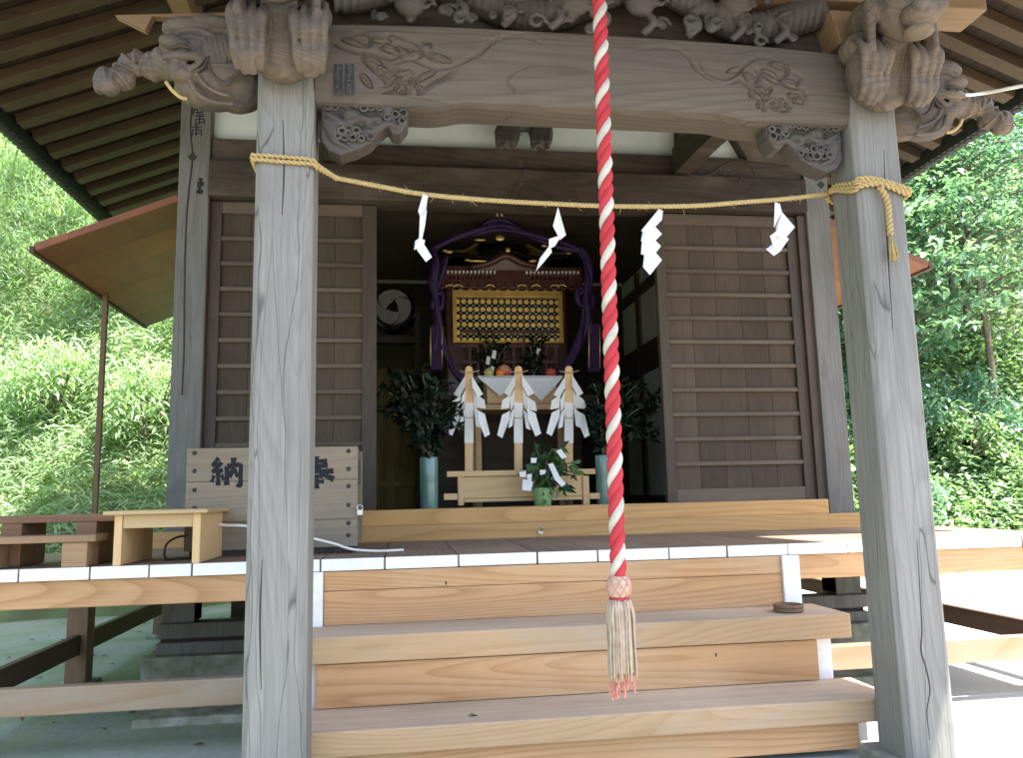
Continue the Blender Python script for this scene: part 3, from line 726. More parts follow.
# ---- carvings
E3 = Euler
def carve_bracket(sgn):
    """openwork bracket beneath the beam, beside the post; traced on the left one"""
    mb = MB(); Y0 = 3.42
    def q(px, py, dy=0):
        p = P(px, py, Y0+dy)
        if sgn < 0: p.x = 2*((XL+XR)/2) - p.x
        return p
    out = [(321,101),(405,101),(409,108),(408,124),(400,134),(392,133),(388,126),(380,132),(370,143),(356,150),(340,155),(328,150),(321,140)]
    mb.prism([q(x, y, -.055) for x, y in (out if sgn > 0 else out[::-1])][::-1], (0,.11,0))
    curls = ((328,106,4),(335,107,5),(364,108,4),(371,108,4),(379,107,4.5),(396,115,4.5),(403,113,4),(402,121,4),(342,131,4),(349,129,4.5),(356,131,4),(345,138,4),(353,138,4.5),(361,139,4),(371,137,4),(338,136,3.6),(388,118,3.6),(348,134,3.4),(365,133,3.2),(341,126,3.2),(386,108,3),(391,121,3.4),(356,105,3.2))
    for pth in ([(345,106),(352,112),(358,118),(350,122),(344,118)], [(352,110),(362,118),(372,120),(380,116)], [(366,124),(376,128),(388,124),(398,127),(407,122)], [(324,112),(334,118),(344,124),(352,126)],
                [(324,124),(330,132),(336,142),(350,148)], [(322,118),(330,124),(336,134)], [(360,132),(372,132),(384,128)], [(384,104),(386,112),(392,118)]):
        k = spline([q(x, y, -.06) for x, y in pth], 5); mb.tube(k, [.006+.010*math.sin(math.pi*i/(len(k)-1)) for i in range(len(k))], 8)
    for cx, cy, rx, rz in ((352,115,.045,.022),(376,121,.035,.016),(333,128,.03,.05),(388,110,.03,.03)): mb.ell(q(cx, cy, -.05), (rx,.03,rz))
    o = hb_('openwork_bracket', mb, M['carve_dark'], remesh=.005, smooth_it=1)
    h = MB(); cu = MB()
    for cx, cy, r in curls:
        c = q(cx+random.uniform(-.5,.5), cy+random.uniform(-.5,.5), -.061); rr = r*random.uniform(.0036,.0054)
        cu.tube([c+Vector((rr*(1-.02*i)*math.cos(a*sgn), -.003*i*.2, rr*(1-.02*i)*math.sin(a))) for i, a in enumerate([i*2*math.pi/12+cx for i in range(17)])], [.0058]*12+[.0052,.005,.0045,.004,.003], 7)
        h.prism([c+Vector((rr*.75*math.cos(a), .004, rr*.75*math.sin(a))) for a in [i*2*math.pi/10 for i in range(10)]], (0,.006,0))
    cu.build('carved_curl', M['carve_dark'], o)
    for pts in ([(340,109),(347,108),(346,113),(339,114)], [(365,113),(378,112),(376,117),(369,117)], [(342,117),(352,121),(360,119),(352,124)], [(356,124),(366,125),(362,128)], [(336,112),(342,117),(335,118)]):
        h.prism([q(x, y, -.064) for x, y in (pts if sgn > 0 else pts[::-1])][::-1], (0,.004,0))
    h.build('hole_shade', M['groove'], o)  # dark discs and patches paint the shade of pierced holes
carve_bracket(1); carve_bracket(-1)

def baku(sgn):
    """trunked beast on the beam end, pointing outwards; traced on the left one"""
    mb = MB(); Y0 = 3.42
    def q(px, py, dy=0):
        p = P(px, py, Y0+dy)
        if sgn < 0: p.x = 2*((XL+XR)/2) - p.x
        return p
    px = .0046
    k = spline([q(104,81,-.01), q(112,81), q(122,80), q(129,68), q(138,63), q(150,67), q(164,64), q(182,58)], 6)
    n = len(k); mb.tube(k, [px*(10.5+1.5*math.sin(i*1.1)+ (4 if i > n*.7 else 0)) for i in range(n)], 12)
    mb.ell(q(103,79,-.01), (.036,.05,.056), E3((0,.3*sgn,0))); mb.ell(q(110,87,-.02), (.045,.045,.038)); mb.ell(q(99,88,-.01), (.02,.04,.026)); mb.ell(q(133,64,0), (.05,.05,.045))
    mb.ell(q(196,52), (.16,.095,.115)); mb.ell(q(222,60,.0), (.15,.10,.17)); mb.ell(q(214,88), (.17,.095,.105)); mb.ell(q(238,88,.01), (.13,.10,.115))
    mb.ell(q(238,50), (.10,.10,.14))
    mb.ell(q(176,44,-.07), (.075,.05,.035), E3((0,.2*sgn,0)))                 # brow
    mb.ell(q(184,53,-.10), (.03,.022,.02))                                     # eye
    mb.ell(q(190,30,-.04), (.12,.07,.05)); mb.ell(q(205,27,-.05), (.09,.06,.055), E3((0,-.25*sgn,0)))
    mb.ell(q(222,25,-.07), (.085,.05,.032), E3((0,.12*sgn,0)))                # ear
    mb.tube(spline([q(166,57,-.08), q(178,55,-.11), q(192,56,-.11), q(203,50,-.09)], 6), .02, 8)
    mb.ell(q(178,70,-.06), (.04,.05,.055)); mb.ell(q(186,76,-.07), (.05,.045,.035))
    mb.tube(spline([q(182,62,-.08), q(190,68,-.1), q(200,62,-.1), q(206,52,-.09)], 6), .014, 8)
    for i in range(4, n-8, 4):                                                 # folds of the trunk
        c = k[i]; d = (k[i+1]-k[i-1]).normalized(); e1 = Vector((0,1,0)); e2 = d.cross(e1).normalized(); rr = px*12.2
        mb.tube([c+(e1*math.cos(a)+e2*math.sin(a))*rr for a in np.linspace(1.6, 4.7, 10)], .0065, 6)
    for pth in ([(196,72),(204,84),(216,92),(230,96)], [(190,80),(198,94),(214,102),(234,104)], [(214,40),(206,50),(204,60)], [(172,36),(184,30),(200,30),(214,36)], [(176,40),(188,36),(202,38)]):
        mb.tube(spline([q(x, y, -.095) for x, y in pth], 5), .010, 7)
    for i in range(9):                                                         # mane locks
        x = 206+i*5
        mb.tube(spline([q(x-2,34+i*.4,-.085), q(x+1,46,-.10), q(x+4+i*.4,60,-.092)], 5), [.011,.013,.013,.014,.014,.013,.012,.010,.008,.006,.004][:11], 8)
    lf = [(208,63),(214,76),(226,84),(233,77),(248,68),(246,62)]
    pr = [q(x, y, -.108) for x, y in (lf if sgn > 0 else lf[::-1])][::-1]; mb.prism(pr, (0,.05,0))
    for x, y in ((170,72),(168,64)): mb.ell(q(x, y, -.03), (.03,.05,.03))
    o = hb_('trunked_beast_carving', mb, M['carve'], remesh=.005, smooth_it=2)
    gl = MB()
    for pth, dy in (([(162,60),(174,59),(188,59),(200,54),(206,48)], -.098), ([(172,48),(180,46),(190,48)], -.118), ([(182,66),(190,72),(202,68),(209,56)], -.10), ([(208,63),(214,76),(226,84),(233,77),(248,68)], -.110), ([(196,82),(208,96),(226,104),(244,106)], -.088)):
        k = spline([q(x, y, dy) for x, y in pth], 5); gl.tube(k, [.003+.005*math.sin(math.pi*i/(len(k)-1)) for i in range(len(k))], 6)
    gl.build('carved_line', M['groove2'], o)
    t = MB(); t.tube(spline([q(166,82,-.06), q(172,90,-.07), q(180,97,-.06), q(187,99,-.05)], 5), .008, 6); t.build('tusk', M['straw'], o)
    e = MB(); e.ell(q(184,53.5,-.121), (.012,.008,.010)); e.build('eye', M['ink'], o)
    return o
baku(1); baku(-1)

def lion(xc, ball=False):
    mb = MB()
    def q(dx, z, y): return Vector((xc+dx, y, z+H))
    # chest, head, muzzle
    mb.ell(q(0,1.90,3.24), (.15,.10,.16)); mb.ell(q(0,2.16,3.20), (.15,.15,.13)); mb.ell(q(0,2.11,3.04), (.125,.13,.12)); mb.ell(q(0,2.03,2.92), (.088,.085,.055))
    mb.ell(q(0,1.965,2.95), (.068,.065,.026)); mb.ell(q(0,2.075,2.845), (.038,.028,.025))
    for s_ in (-1, 1):
        mb.ell(q(s_*.05,2.12,2.925), (.03,.028,.026)); mb.ell(q(s_*.058,2.16,2.925), (.052,.035,.018), E3((0,s_*.3,0))); mb.ell(q(s_*.135,2.13,3.06), (.025,.045,.05)); mb.ell(q(s_*.045,2.035,2.86), (.035,.035,.03))
        for i in range(7):                                               # mane curls
            a = i/6; mb.tube(spline([q(s_*(.10+.04*a),2.24-.035*i,3.02+.01*i), q(s_*(.155),2.17-.035*i,3.05), q(s_*(.15-.02*a),2.09-.03*i,3.10)], 4), .018, 8)
        if not ball or True:
            # paw: arm, knuckles and four long toes hanging over the post head
            mb.ell(q(s_*.125,2.03,3.21), (.080,.10,.07)); mb.ell(q(s_*.118,1.90,3.185), (.076,.100,.145)); mb.ell(q(s_*.12,1.82,3.18), (.064,.068,.075))
            for t in range(4):
                o_ = (t-1.5)*.0375; dx = s_*.122 + o_; dz = -.014 if t in (1, 2) else .006
                kk = spline([q(dx*1.0,2.045,3.145), q(dx+o_*.12,1.985,3.092), q(dx+o_*.10,1.915+dz,3.068), q(dx,1.845+dz,3.098), q(dx-o_*.10,1.790+dz,3.112), q(dx-o_*.25,1.748+dz,3.165)], 5)
                mb.tube(kk, [.0185*(1+.20*math.cos((j-9)*.55)*(.6 if j > 18 else 1)) for j in range(len(kk))], 10)
    mb.ell(q(0,1.84,3.22), (.07,.06,.10)); 
    for i in range(7): mb.tube(spline([q((i-3)*.022,2.02,3.09), q((i-3)*.02,1.90,3.145), q((i-3)*.013,1.77+.01*abs(i-3),3.195)], 5), .0105, 8)
    if ball:
        c = q(.04,1.93,3.06); mb.ell(c, (.185,.16,.185))
        for k in range(0, 7, 2):
            rr = .03+.024*k
            yy = 3.06-.16*math.sqrt(max(0, 1-(rr/.185)**2))-.002
            mb.tube([c+Vector((rr*math.cos(a), yy-3.06, rr*math.sin(a)*.98)) for a in [j*math.pi*2/20 for j in range(21)]], .0065, 6)
    o = hb_('lion_carving', mb, M['carve'], remesh=.005, smooth_it=2)
    e = MB()
    for s_ in (-1, 1): e.ell(q(s_*.05,2.118,2.899), (.014,.008,.013))
    e.build('eye', M['ink'], o)
lion(XL-.002); lion(XR+.005)

# dragon frieze between beam and purlin
dg = MB(); YD = 3.43
k = spline([Vector((x, YD-.03+.03*math.sin(x*4), 2.30+H+.075*math.sin(x*6.2+.6))) for x in np.linspace(-.28, 2.08, 22)], 6)
dg.tube(k, [.075+.02*math.sin(i*.06) for i in range(len(k))], 12)
for i in range(0, len(k)-1, 2):
    p = k[i]; rr = .078+.02*math.sin(i*.06)
    dg.tube([p+Vector((0, -rr*math.cos(a), rr*math.sin(a))) for a in np.linspace(-1.5, 1.4, 7)], .010, 6)
for i in range(46):
    x = random.uniform(-.28, 2.08); z = 2.11+H+abs(random.gauss(0, .11)); r = random.uniform(.018, .045)
    c = Vector((x, YD-random.uniform(.07,.12), z))
    dg.tube([c+Vector((r*(1-t*.1)*math.cos(t), -.01*t*.3, r*(1-t*.1)*math.sin(t))) for t in np.linspace(0, 6.5, 16)], [.013]*10+[.012,.011,.010,.009,.008,.007], 6)
for px in (410, 575, 640, 735): dg.ell(P(px, 2, 3.32), (.075,.05,.07))
for i in range(8):
    x = .25+.22*i; dg.tube(spline([Vector((x,YD-.09,2.12+H)), Vector((x+.05,YD-.12,2.17+H)), Vector((x+.02,YD-.10,2.24+H)), Vector((x+.09,YD-.1,2.28+H))], 5), [.02]*8+[.014]*8, 8)
dgb = hb_('dragon_frieze', dg, M['carve_dark'], remesh=.008, smooth_it=2)
b = MB(); b.box(-.36, 2.13, 3.47, 3.50, 2.07+H, 2.62+H); b.build('frieze_backboard', M['old_beam'], dgb)
# bearing blocks, purlin
for xc in (XL, XR):
    b = MB(); v = []
    b.prism([(xc-.17,3.32,2.30+H),(xc-.13,3.32,2.13+H),(xc+.13,3.32,2.13+H),(xc+.17,3.32,2.30+H)], (0,.22,0)); hb_('bearing_block', b, M['keta'], bevel=.004)
b = MB(); b.box(-1.17, 2.94, 3.33, 3.53, 2.36+H, 2.56+H); hb_('porch_purlin', b, M['keta'], bevel=.008)
b = MB(); b.prism([P(115,15,3.5), P(145,30,3.5), P(152,16,3.5), P(240,22,3.5), P(240,12,3.5)], (0,.04,0)); hb_('bracket_board', b, M['keta'])
for xc in (XL, XR):                                                       # rainbow beams from post back to hall
    b = MB(); kk = spline([(xc,3.5,2.10+H),(xc,4.1,2.30+H),(xc,4.9,2.55+H),(xc,W+.02,2.62+H)], 6)
    for a_, b__ in zip(kk[:-1], kk[1:]): b.obox(a_, b__, .14, .22, rnd=.4)
    hb_('curved_tie', b, M['old_beam'])
# ---- roof
SL = .40
ZE = 3.03+H
XE0, XE1 = -3.05, 4.85
YR0, YR1 = 4.35, 9.9
rf = MB()
ridge = (XE1-XE0)/2
for sg, xe in ((1, XE0), (-1, XE1)):
    xm = xe+sg*ridge
    za, zm = ZE+.10, ZE+.10+SL*ridge
    p = [(xe-sg*.10, YR0, za-.03), (xm, YR0, zm+.03), (xm, YR1, zm+.03), (xe-sg*.10, YR1, za-.03)]
    if sg < 0: p = p[::-1]
    rf.prism(p, (0, 0, .09))
roof = hb_('roof', rf, M['roof'])
so_ = MB()
for sg, xe in ((1, XE0), (-1, XE1)):
    nb = 14
    for i in range(nb):
        a, b = i*.2, (i+1)*.2-.004
        z = lambda t: ZE+.062+SL*t
        q = [(xe+sg*a, YR0+.02, z(a)), (xe+sg*b, YR0+.02, z(b)), (xe+sg*b, YR1-.02, z(b)), (xe+sg*a, YR1-.02, z(a))]
        if sg < 0: q = q[::-1]
        so_.prism(q, (0,0,.012))
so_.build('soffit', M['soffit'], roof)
for sg, xe in ((1, XE0), (-1, XE1)):
    n = int((YR1-YR0)/.29)
    for i in range(n):
        y = YR0+.12+.29*i
        r = MB(); L_ = 1.85 if y > W else 2.2
        r.obox((xe+sg*.03, y, ZE+.02), (xe+sg*L_, y, ZE+.02+SL*(L_-.03)), .115, .085, rnd=random.random())
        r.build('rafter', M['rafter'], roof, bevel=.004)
    e = MB(); e.box(min(xe-sg*.11, xe-sg*.02), max(xe-sg*.11, xe-sg*.02), YR0, YR1, ZE-.06, ZE+.07); e.build('eave_edge', M['fascia'], roof)
    e = MB()                                                             # rough lower edge of the roof sheet
    for i in range(70):
        y = YR0+.04+(YR1-YR0-.1)*i/70; e.ell((xe-sg*.07, y, ZE-.062), (.05,.035,.022), nu=8, nv=5)
    e.build('roof_tile_edge', M['fascia'], roof)
    b = MB(); xk = xe+sg*1.5
    b.box(xk-.07, xk+.07, 4.4, 9.7, ZE+.30+.17, ZE+.30+.40); b.build('side_purlin', M['keta'], roof, bevel=.006)
# front slope over the porch
pr = MB(); y0, z0, y1, z1 = 2.15, 2.50+H, 5.2, 3.62+H
pr.prism([(-1.85,y0,z0+.10),(3.65,y0,z0+.10),(3.65,y1,z1+.10),(-1.85,y1,z1+.10)], (0,0,.09)); pr.box(-3.0, 4.8, 4.34, 4.40, ZE+.55, ZE+.9); 
pr.prism([(-1.85,y1,z1+.10),(3.65,y1,z1+.10),(2.2,7.2,ZE+.10+SL*ridge),(-.4,7.2,ZE+.10+SL*ridge)], (0,0,.08))
pro = pr.build('porch_roof', M['roof'], roof)
for i in range(19):
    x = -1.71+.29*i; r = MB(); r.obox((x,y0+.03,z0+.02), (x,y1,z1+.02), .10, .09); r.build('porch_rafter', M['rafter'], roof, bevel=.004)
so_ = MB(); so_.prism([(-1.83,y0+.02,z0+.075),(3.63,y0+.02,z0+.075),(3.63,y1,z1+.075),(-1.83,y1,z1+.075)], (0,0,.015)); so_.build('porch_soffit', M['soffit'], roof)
for x in (-1.88, 3.62):
    b = MB(); b.prism([(x,y0-.03,z0-.06),(x,y0-.03,z0+.17),(x,y1,z1+.17),(x,y1,z1-.10)], (.06,0,0)); b.build('barge_board', M['keta'], roof, bevel=.005)
# hall front wall above the plaster, filling to the roof
b = MB(); b.prism([(-1.6,W+.14,3.4+H),(3.5,W+.14,3.4+H),(3.5,W+.14,4.0+H),(CX,W+.14,ZE+SL*ridge),(-1.6,W+.14,4.0+H)], (0,.04,0)); hb_('gable_wall', b, M['old_beam'])

# ---- side canopies
for sg in (1, -1):
    mx = lambda x: x if sg > 0 else 2*CX-x
    cn = MB(); Z1 = 1.805+H
    # outer edge low, inner edge high; front Y 5.92 -> back 8.9
    n = 6
    for i in range(n):
        a, b = 5.92+2.58*i/n, 5.92+2.58*(i+1)/n-.004
        p = [(mx(-2.58),a,Z1), (mx(-1.62),a,Z1+.40), (mx(-1.62),b,Z1+.40), (mx(-2.58),b,Z1)]
        cn.prism(p if sg > 0 else p[::-1], (0,0,.012))
    co = hb_('side_canopy', cn, M['canopy'])
    e = MB(); e.obox((mx(-2.58),5.915,Z1+.02),(mx(-1.62),5.915,Z1+.42),.03,.05); e.build('canopy_edge', M['canopy'], co)
    e = MB(); e.obox((mx(-2.60),5.9,Z1+.005),(mx(-2.60),8.52,Z1+.005),.03,.05); e.build('canopy_gutter', M['darkrail'], co)
    if sg > 0: e = MB(); e.box(min(mx(-2.57),mx(-2.53)), max(mx(-2.57),mx(-2.53)), 7.2, 7.24, 0, Z1+.012); e.build('canopy_pole', M['strut'], co)

# ================================================================== loose things
# ---- bell rope
top, bot = P(599.5, 0, 3.0), P(618.5, 578, 3.0)
up_ = top + (top-bot).normalized()*.62
t = thing('bell_rope', (bot.x, 3.0, bot.z-.55), 'thick red and white twisted bell rope with a faded tassel hanging before the steps', 'rope')
a, b, c = MB(), MB(), MB()
twisted([a, b, c], [bot, top, up_], .0150, .0168, .172, .006, 10, ph0=2.2)
a.build('white_strand', M['whiterope'], t); b.build('red_strand', M['red'], t); c.build('red_strand', M['red'], t)
kn = MB(); kc = bot
prof = [(.020,.012),(.034,.006),(.043,-.012),(.047,-.035),(.044,-.055),(.034,-.068),(.031,-.074)]
kn.lathe(kc, prof[::-1], 28)
ko = kn.build('knot', M['tassel'], t)
w_ = MB()
def rad_at(z):
    for (r0, z0), (r1, z1) in zip(prof[:-1], prof[1:]):
        if z1 <= z <= z0: return r0+(r1-r0)*(z0-z)/(z0-z1+1e-9)
    return .03
for sgn in (1, -1):                                                   # net of cord round the knot
    for k in range(9):
        pts = []
        for i in range(9):
            z = .008-.075*i/8; aa = 2*math.pi*k/9 + sgn*i/8*1.1; r = rad_at(z)+.001
            pts.append(kc+Vector((r*math.cos(aa), r*math.sin(aa), z)))
        w_.tube(pts, .0022, 5)
w_.build('knot_net', M['tassel_end'], ko)
tie = MB(); tie.tube([kc+Vector((.034*math.cos(x), .034*math.sin(x), -.074)) for x in np.linspace(0, 2*math.pi, 25)], .005, 6); tie.build('red_tie', M['red'], t)
ts = MB(); te = MB()
ts.lathe(kc, [(.044,-.34),(.043,-.25),(.042,-.15),(.040,-.10),(.030,-.076)], 20)
for i in range(64):
    aa = random.uniform(0, 2*math.pi); r0 = random.uniform(.030,.040); r1 = random.uniform(.042,.056); L_ = random.uniform(.33,.37)
    pts = [kc+Vector((math.cos(aa)*r*1.0+random.uniform(-.002,.002), math.sin(aa)*r, z)) for r, z in ((r0,-.078),(.5*(r0+r1)+.005,-.13),(r1-.004,-.2),(r1-.003,-.27),(r1,-L_))]
    ts.tube(spline(pts, 3), .0033, 5)
for i in range(22):
    aa = random.uniform(0, 2*math.pi); r1 = random.uniform(.02,.055); L_ = random.uniform(.38,.435)
    b0 = kc+Vector((math.cos(aa)*r1, math.sin(aa)*r1, -.33)); b1 = kc+Vector((math.cos(aa)*r1*1.1+random.uniform(-.008,.008), math.sin(aa)*r1*1.1, -L_))
    te.tube([b0, (b0+b1)/2+Vector((random.uniform(-.004,.004),0,0)), b1], [.003,.003,.004], 5); te.ell(b1, (.005,.005,.009), nu=6, nv=5)
to = ts.build('tassel_skirt', M['tassel'], t); te.build('tassel_thread', M['tassel_end'], to)

# ---- straw rope and paper streamers
SY = 3.42
span = [P(336,178,SY), P(383,187,SY), P(422,194,SY), P(486,200,SY), P(556,204,SY), P(604,206,SY), P(652,206.5,SY), P(700,205.5,SY), P(745,202,SY), P(785,199,SY+.02), Vector((2.105, 3.52, P(826,194,3.52).z))]
t = thing('straw_rope', (XL, 3.42, P(285,159,3.29).z), 'thin yellow twisted straw rope tied from the left porch post to the right one', 'straw rope')
m1 = [MB() for _ in range(3)]
twisted(m1, spline(span, 8), .0055, .0062, .05, .006, 6)
jm = MB()
for q in m1: jm.add(q.v, q.f, .5, smooth=True)
sp2 = spline(span, 8)
for i in range(70):
    c = sp2[random.randrange(2, len(sp2)-2)]; d = Vector((random.uniform(-1,1), random.uniform(-.4,.4), random.uniform(-.6,.5))).normalized()
    c = c+d*.008; jm.tube([c, c+d*random.uniform(.012,.04)+Vector((0,0,-.004))], [.0012,.0007], 4)
jm.build('rope_span', M['straw'], t)
jm = MB(); z0 = P(254,157,3.29).z; z1 = P(319,162,3.29).z
for k, dz in enumerate((.008, -.010)):                                # two turns round the left post
    ring = [Vector((-.375,3.55,z1+dz)), Vector((-.60,3.55,z0+dz)), Vector((-.612,3.53,z0+dz)), Vector((-.612,3.31,z0+dz)), Vector((-.60,3.288,z0+dz)), Vector((-.48,3.286,(z0+z1)/2+dz*1.2)), Vector((-.365,3.288,z1+dz)), Vector((-.348,3.31,z1+dz*.8-.01)), span[0]+Vector((0,0,dz*.3))]
    q = [MB() for _ in range(2)]; twisted(q, spline(ring, 4), .0048, .0056, .045, .006, 6, ph0=k)
    for x in q: jm.add(x.v, x.f, .5, smooth=True)
jm.ell(span[0], (.016,.013,.013))
jm.build('post_winding', M['straw'], t)
jm = MB()
zA = P(826,193,3.5).z; zB = P(859,182,3.283).z; zC = P(906,191,3.283).z
for k, dz in enumerate((0, .020, -.018)):
    ring = [span[-1]+Vector((0,-.02,0)), Vector((2.112,3.46,zA+dz*.6+.01)), Vector((2.114,3.32,zB-.01+dz)), Vector((2.135,3.283,zB+dz)), Vector((2.24,3.281,(zB+zC)/2+.018+dz*.6)), Vector((2.36,3.285,zC+dz*.7)), Vector((2.384,3.31,zC+dz*.5)), Vector((2.384,3.53,zC-.02)), Vector((2.36,3.56,zC-.02)), Vector((2.14,3.56,zA+dz)), Vector((2.112,3.53,zA+dz*.4))]
    q = [MB() for _ in range(2)]; twisted(q, spline(ring, 4), .006, .0072, .055, .006, 6, ph0=k*1.3)
    for x in q: jm.add(x.v, x.f, .5, smooth=True)
jm.build('post_winding', M['straw'], t)
jm = MB(); tl = spline([P(880,187,3.27), P(887,200,3.27), P(889,218,3.272), P(890.5,236,3.272)], 6)
q = [MB() for _ in range(2)]; twisted(q, tl, .0075, .0088, .045, .006, 6)
for x in q: jm.add(x.v, x.f, .5, smooth=True)
for i in range(46):
    aa = random.uniform(0, 6.28); r = random.uniform(.004,.026); e_ = tl[-1]
    jm.tube([e_+Vector((.006*math.cos(aa), .006*math.sin(aa), .01)), e_+Vector((r*.6*math.cos(aa), r*.5*math.sin(aa)-.004, -.05)), e_+Vector((r*math.cos(aa)+.004, r*.7*math.sin(aa)-.004, -random.uniform(.095,.125)))], [.003,.003,.002], 4)
jm.build('rope_tail', M['straw'], t)

def paper(polys, Y, label, dy=0.0):
    """folded white paper hung from the rope: one sheet per fold, each leaf slightly turned"""
    mb = MB(); zz = 0
    for i, pl_ in enumerate(polys):
        ps = []
        n = len(pl_)
        for k, (x, y) in enumerate(pl_):
            tw = (.018 if i % 2 else -.018)*(1 if k < n/2 else -1)
            ps.append(P(x, y, Y + tw + i*.0035))
        mb.prism(ps[::-1], (0,.0012,0), .5)
    o_ = P(*polys[0][0], Y)
    o = mb.build('paper_streamer', M['paper'], origin=o_)
    return tag(o, label, 'paper streamer', 'folded white papers on the straw rope')
paper([[(423,194),(428,196),(426,211),(420,216),(418,211)], [(420,214),(427,210),(425,226),(422,240),(419,239)], [(419,238),(425,240),(424,246),(414,250),(415,241)], [(418,240),(424,244),(432,257),(426,262),(417,250)]], 3.40,
      'narrow edge-on white paper streamer hanging left of the shrine roof inside')
paper([[(558,207),(559,210),(566,235),(560,240),(553,226)], [(561,236),(555,246),(549,249),(549,239),(558,236)], [(550,245),(552,252),(544,262),(536,271),(540,258)]], 3.41,
      'white paper streamer tapering to a point over the black shrine roof')
paper([[(659,209),(663,211),(662,220),(650,232),(641,231)], [(643,230),(651,222),(662,234),(651,245),(641,241)], [(642,242),(651,236),(661,246),(652,258),(641,254)], [(644,256),(652,248),(662,260),(650,275),(643,267)]], 3.41,
      'broad evenly zigzagged white paper streamer beside the red rope')
paper([[(775,202),(780,204),(782,212),(774,228)], [(776,227),(782,212),(795,227),(784,240),(776,236)], [(770,236),(778,230),(789,239),(781,250),(774,248)], [(769,247),(776,240),(782,250),(774,256),(766,249)]], 3.45,
      'white paper streamer in front of the right sliding door')

# ---- offering box
BX0, BX1, BY0, BY1, BZ0, BZ1 = -1.212, -.246, 4.796, 5.40, .912, 1.524
t = thing('offering_box', ((BX0+BX1)/2, (BY0+BY1)/2, BZ0), 'grey wooden offering box with two black brushed characters, half hidden by the left post', 'offering box')
for i, (za, zb) in enumerate(((BZ0+.03, 1.10), (1.1015, 1.33), (1.3315, BZ1))):
    pass
f_ = MB()
for za, zb in ((BZ0+.03, 1.10), (1.1015, 1.33), (1.3315, BZ1)):
    f_.box(BX0, BX1, BY0, BY0+.035, za, zb)
f_.build('front_board', M['box'], t, bevel=.004)
for xx in (BX0+.01, BX1-.045): s = MB(); s.box(xx, xx+.035, BY0+.036, BY1-.036, BZ0+.03, BZ1-.003); s.build('side_board', M['box'], t, bevel=.004)
s = MB(); s.box(BX0, BX1, BY1-.035, BY1, BZ0+.03, BZ1); s.build('back_board', M['box'], t, bevel=.004)
s = MB()
for i in range(9): s.obox((BX0+.05+.108*i, BY0+.04, BZ1-.03), (BX0+.05+.108*i, BY1-.04, BZ1-.03), .04, .05, rnd=random.random())
s.build('lid_bar', M['box'], t, bevel=.003)
s = MB(); s.box(BX0+.03, BX1-.03, BY0+.01, BY1-.01, BZ0, BZ0+.029); s.build('plinth', M['groove'], t)
for px, ys_ in ((194.5, (453, 471, 490, 508)), (348.5, (451, 469, 486, 505, 523, 535))):
    for py in ys_:
        s = MB(); c = P(px, py, BY0); s.ell((c.x, BY0+.001, c.z), (.013,.009,.013)); s.build('bolt', M['iron'], t)
def strokes3(mb, sts, x0, x1, y0, y1, Y, w):
    for st_ in sts:
        ws = st_[0]; pts = [P(x0+(x1-x0)*x/10, y0+(y1-y0)*y/10, Y) for x, y in st_[1]]
        k = spline(pts, 6) if len(pts) > 2 else [pts[0]+(pts[1]-pts[0])*i/6 for i in range(7)]
        n = len(k); mb.tube(k, [w*ws*(1.0-.28*math.sin(math.pi*i/(n-1))+(.12 if i == 0 else 0)) for i in range(n)], 8, flat=((0,1,0), .18))
hou = [(1,[(2,1.5),(8,1.3)]), (1,[(1.6,3),(8.2,2.8)]), (1.1,[(.3,4.8),(9.8,4.5)]), (1.15,[(4.9,-.2),(4.7,2.6),(3.2,5),(.5,7.4)]), (1.2,[(5.3,3.2),(6.6,5.2),(9.9,7.2)]), (.9,[(3.2,6.3),(6.8,6.2)]), (.9,[(2.9,8),(7.1,7.9)]), (1.15,[(5,5.6),(5,10.2)])]
nou = [(.9,[(2.4,0),(1.6,1.2),(.6,2.4),(2.4,2.5)]), (.9,[(3.4,1.5),(2.2,3.2),(.6,4.8),(3.8,4.4)]), (1,[(2.3,4.6),(2.3,9.8)]), (.8,[(1,6.2),(.2,8.6)]), (.8,[(3.3,6),(4.1,7.8)]),
       (1.1,[(5.2,3),(5.1,6),(5,9.7)]), (1.1,[(5.2,3),(7.3,2.7),(9.5,2.6),(9.5,6),(9.4,9.6),(8.4,9.2)]), (1.1,[(7.3,-.1),(7.2,3.2),(6.7,5),(5.7,6.8)]), (1,[(7.4,4.2),(8.8,6.6)])]
s = MB(); strokes3(s, nou, 211, 242, 458, 486, BY0-.001, .0150); s.build('brushed_character', M['ink'], t)
s = MB(); strokes3(s, hou, 299, 334, 457, 488, BY0-.001, .0150); s.build('brushed_character', M['ink'], t)
s = MB(); s.box(BX1-.002, BX1+.014, BY0+.01, BY0+.05, 1.30, 1.44); s.build('latch', M['iron'], t)
s = MB(); c = P(360, 508, BY0-.02); s.tube([c+Vector((.016*math.cos(a), 0, .018*math.sin(a))) for a in np.linspace(0, 6.28, 14)], .004, 6); s.box(c.x-.016, c.x+.016, c.y-.006, c.y+.006, c.z-.04, c.z-.012); s.build('padlock', M['brass'], t)

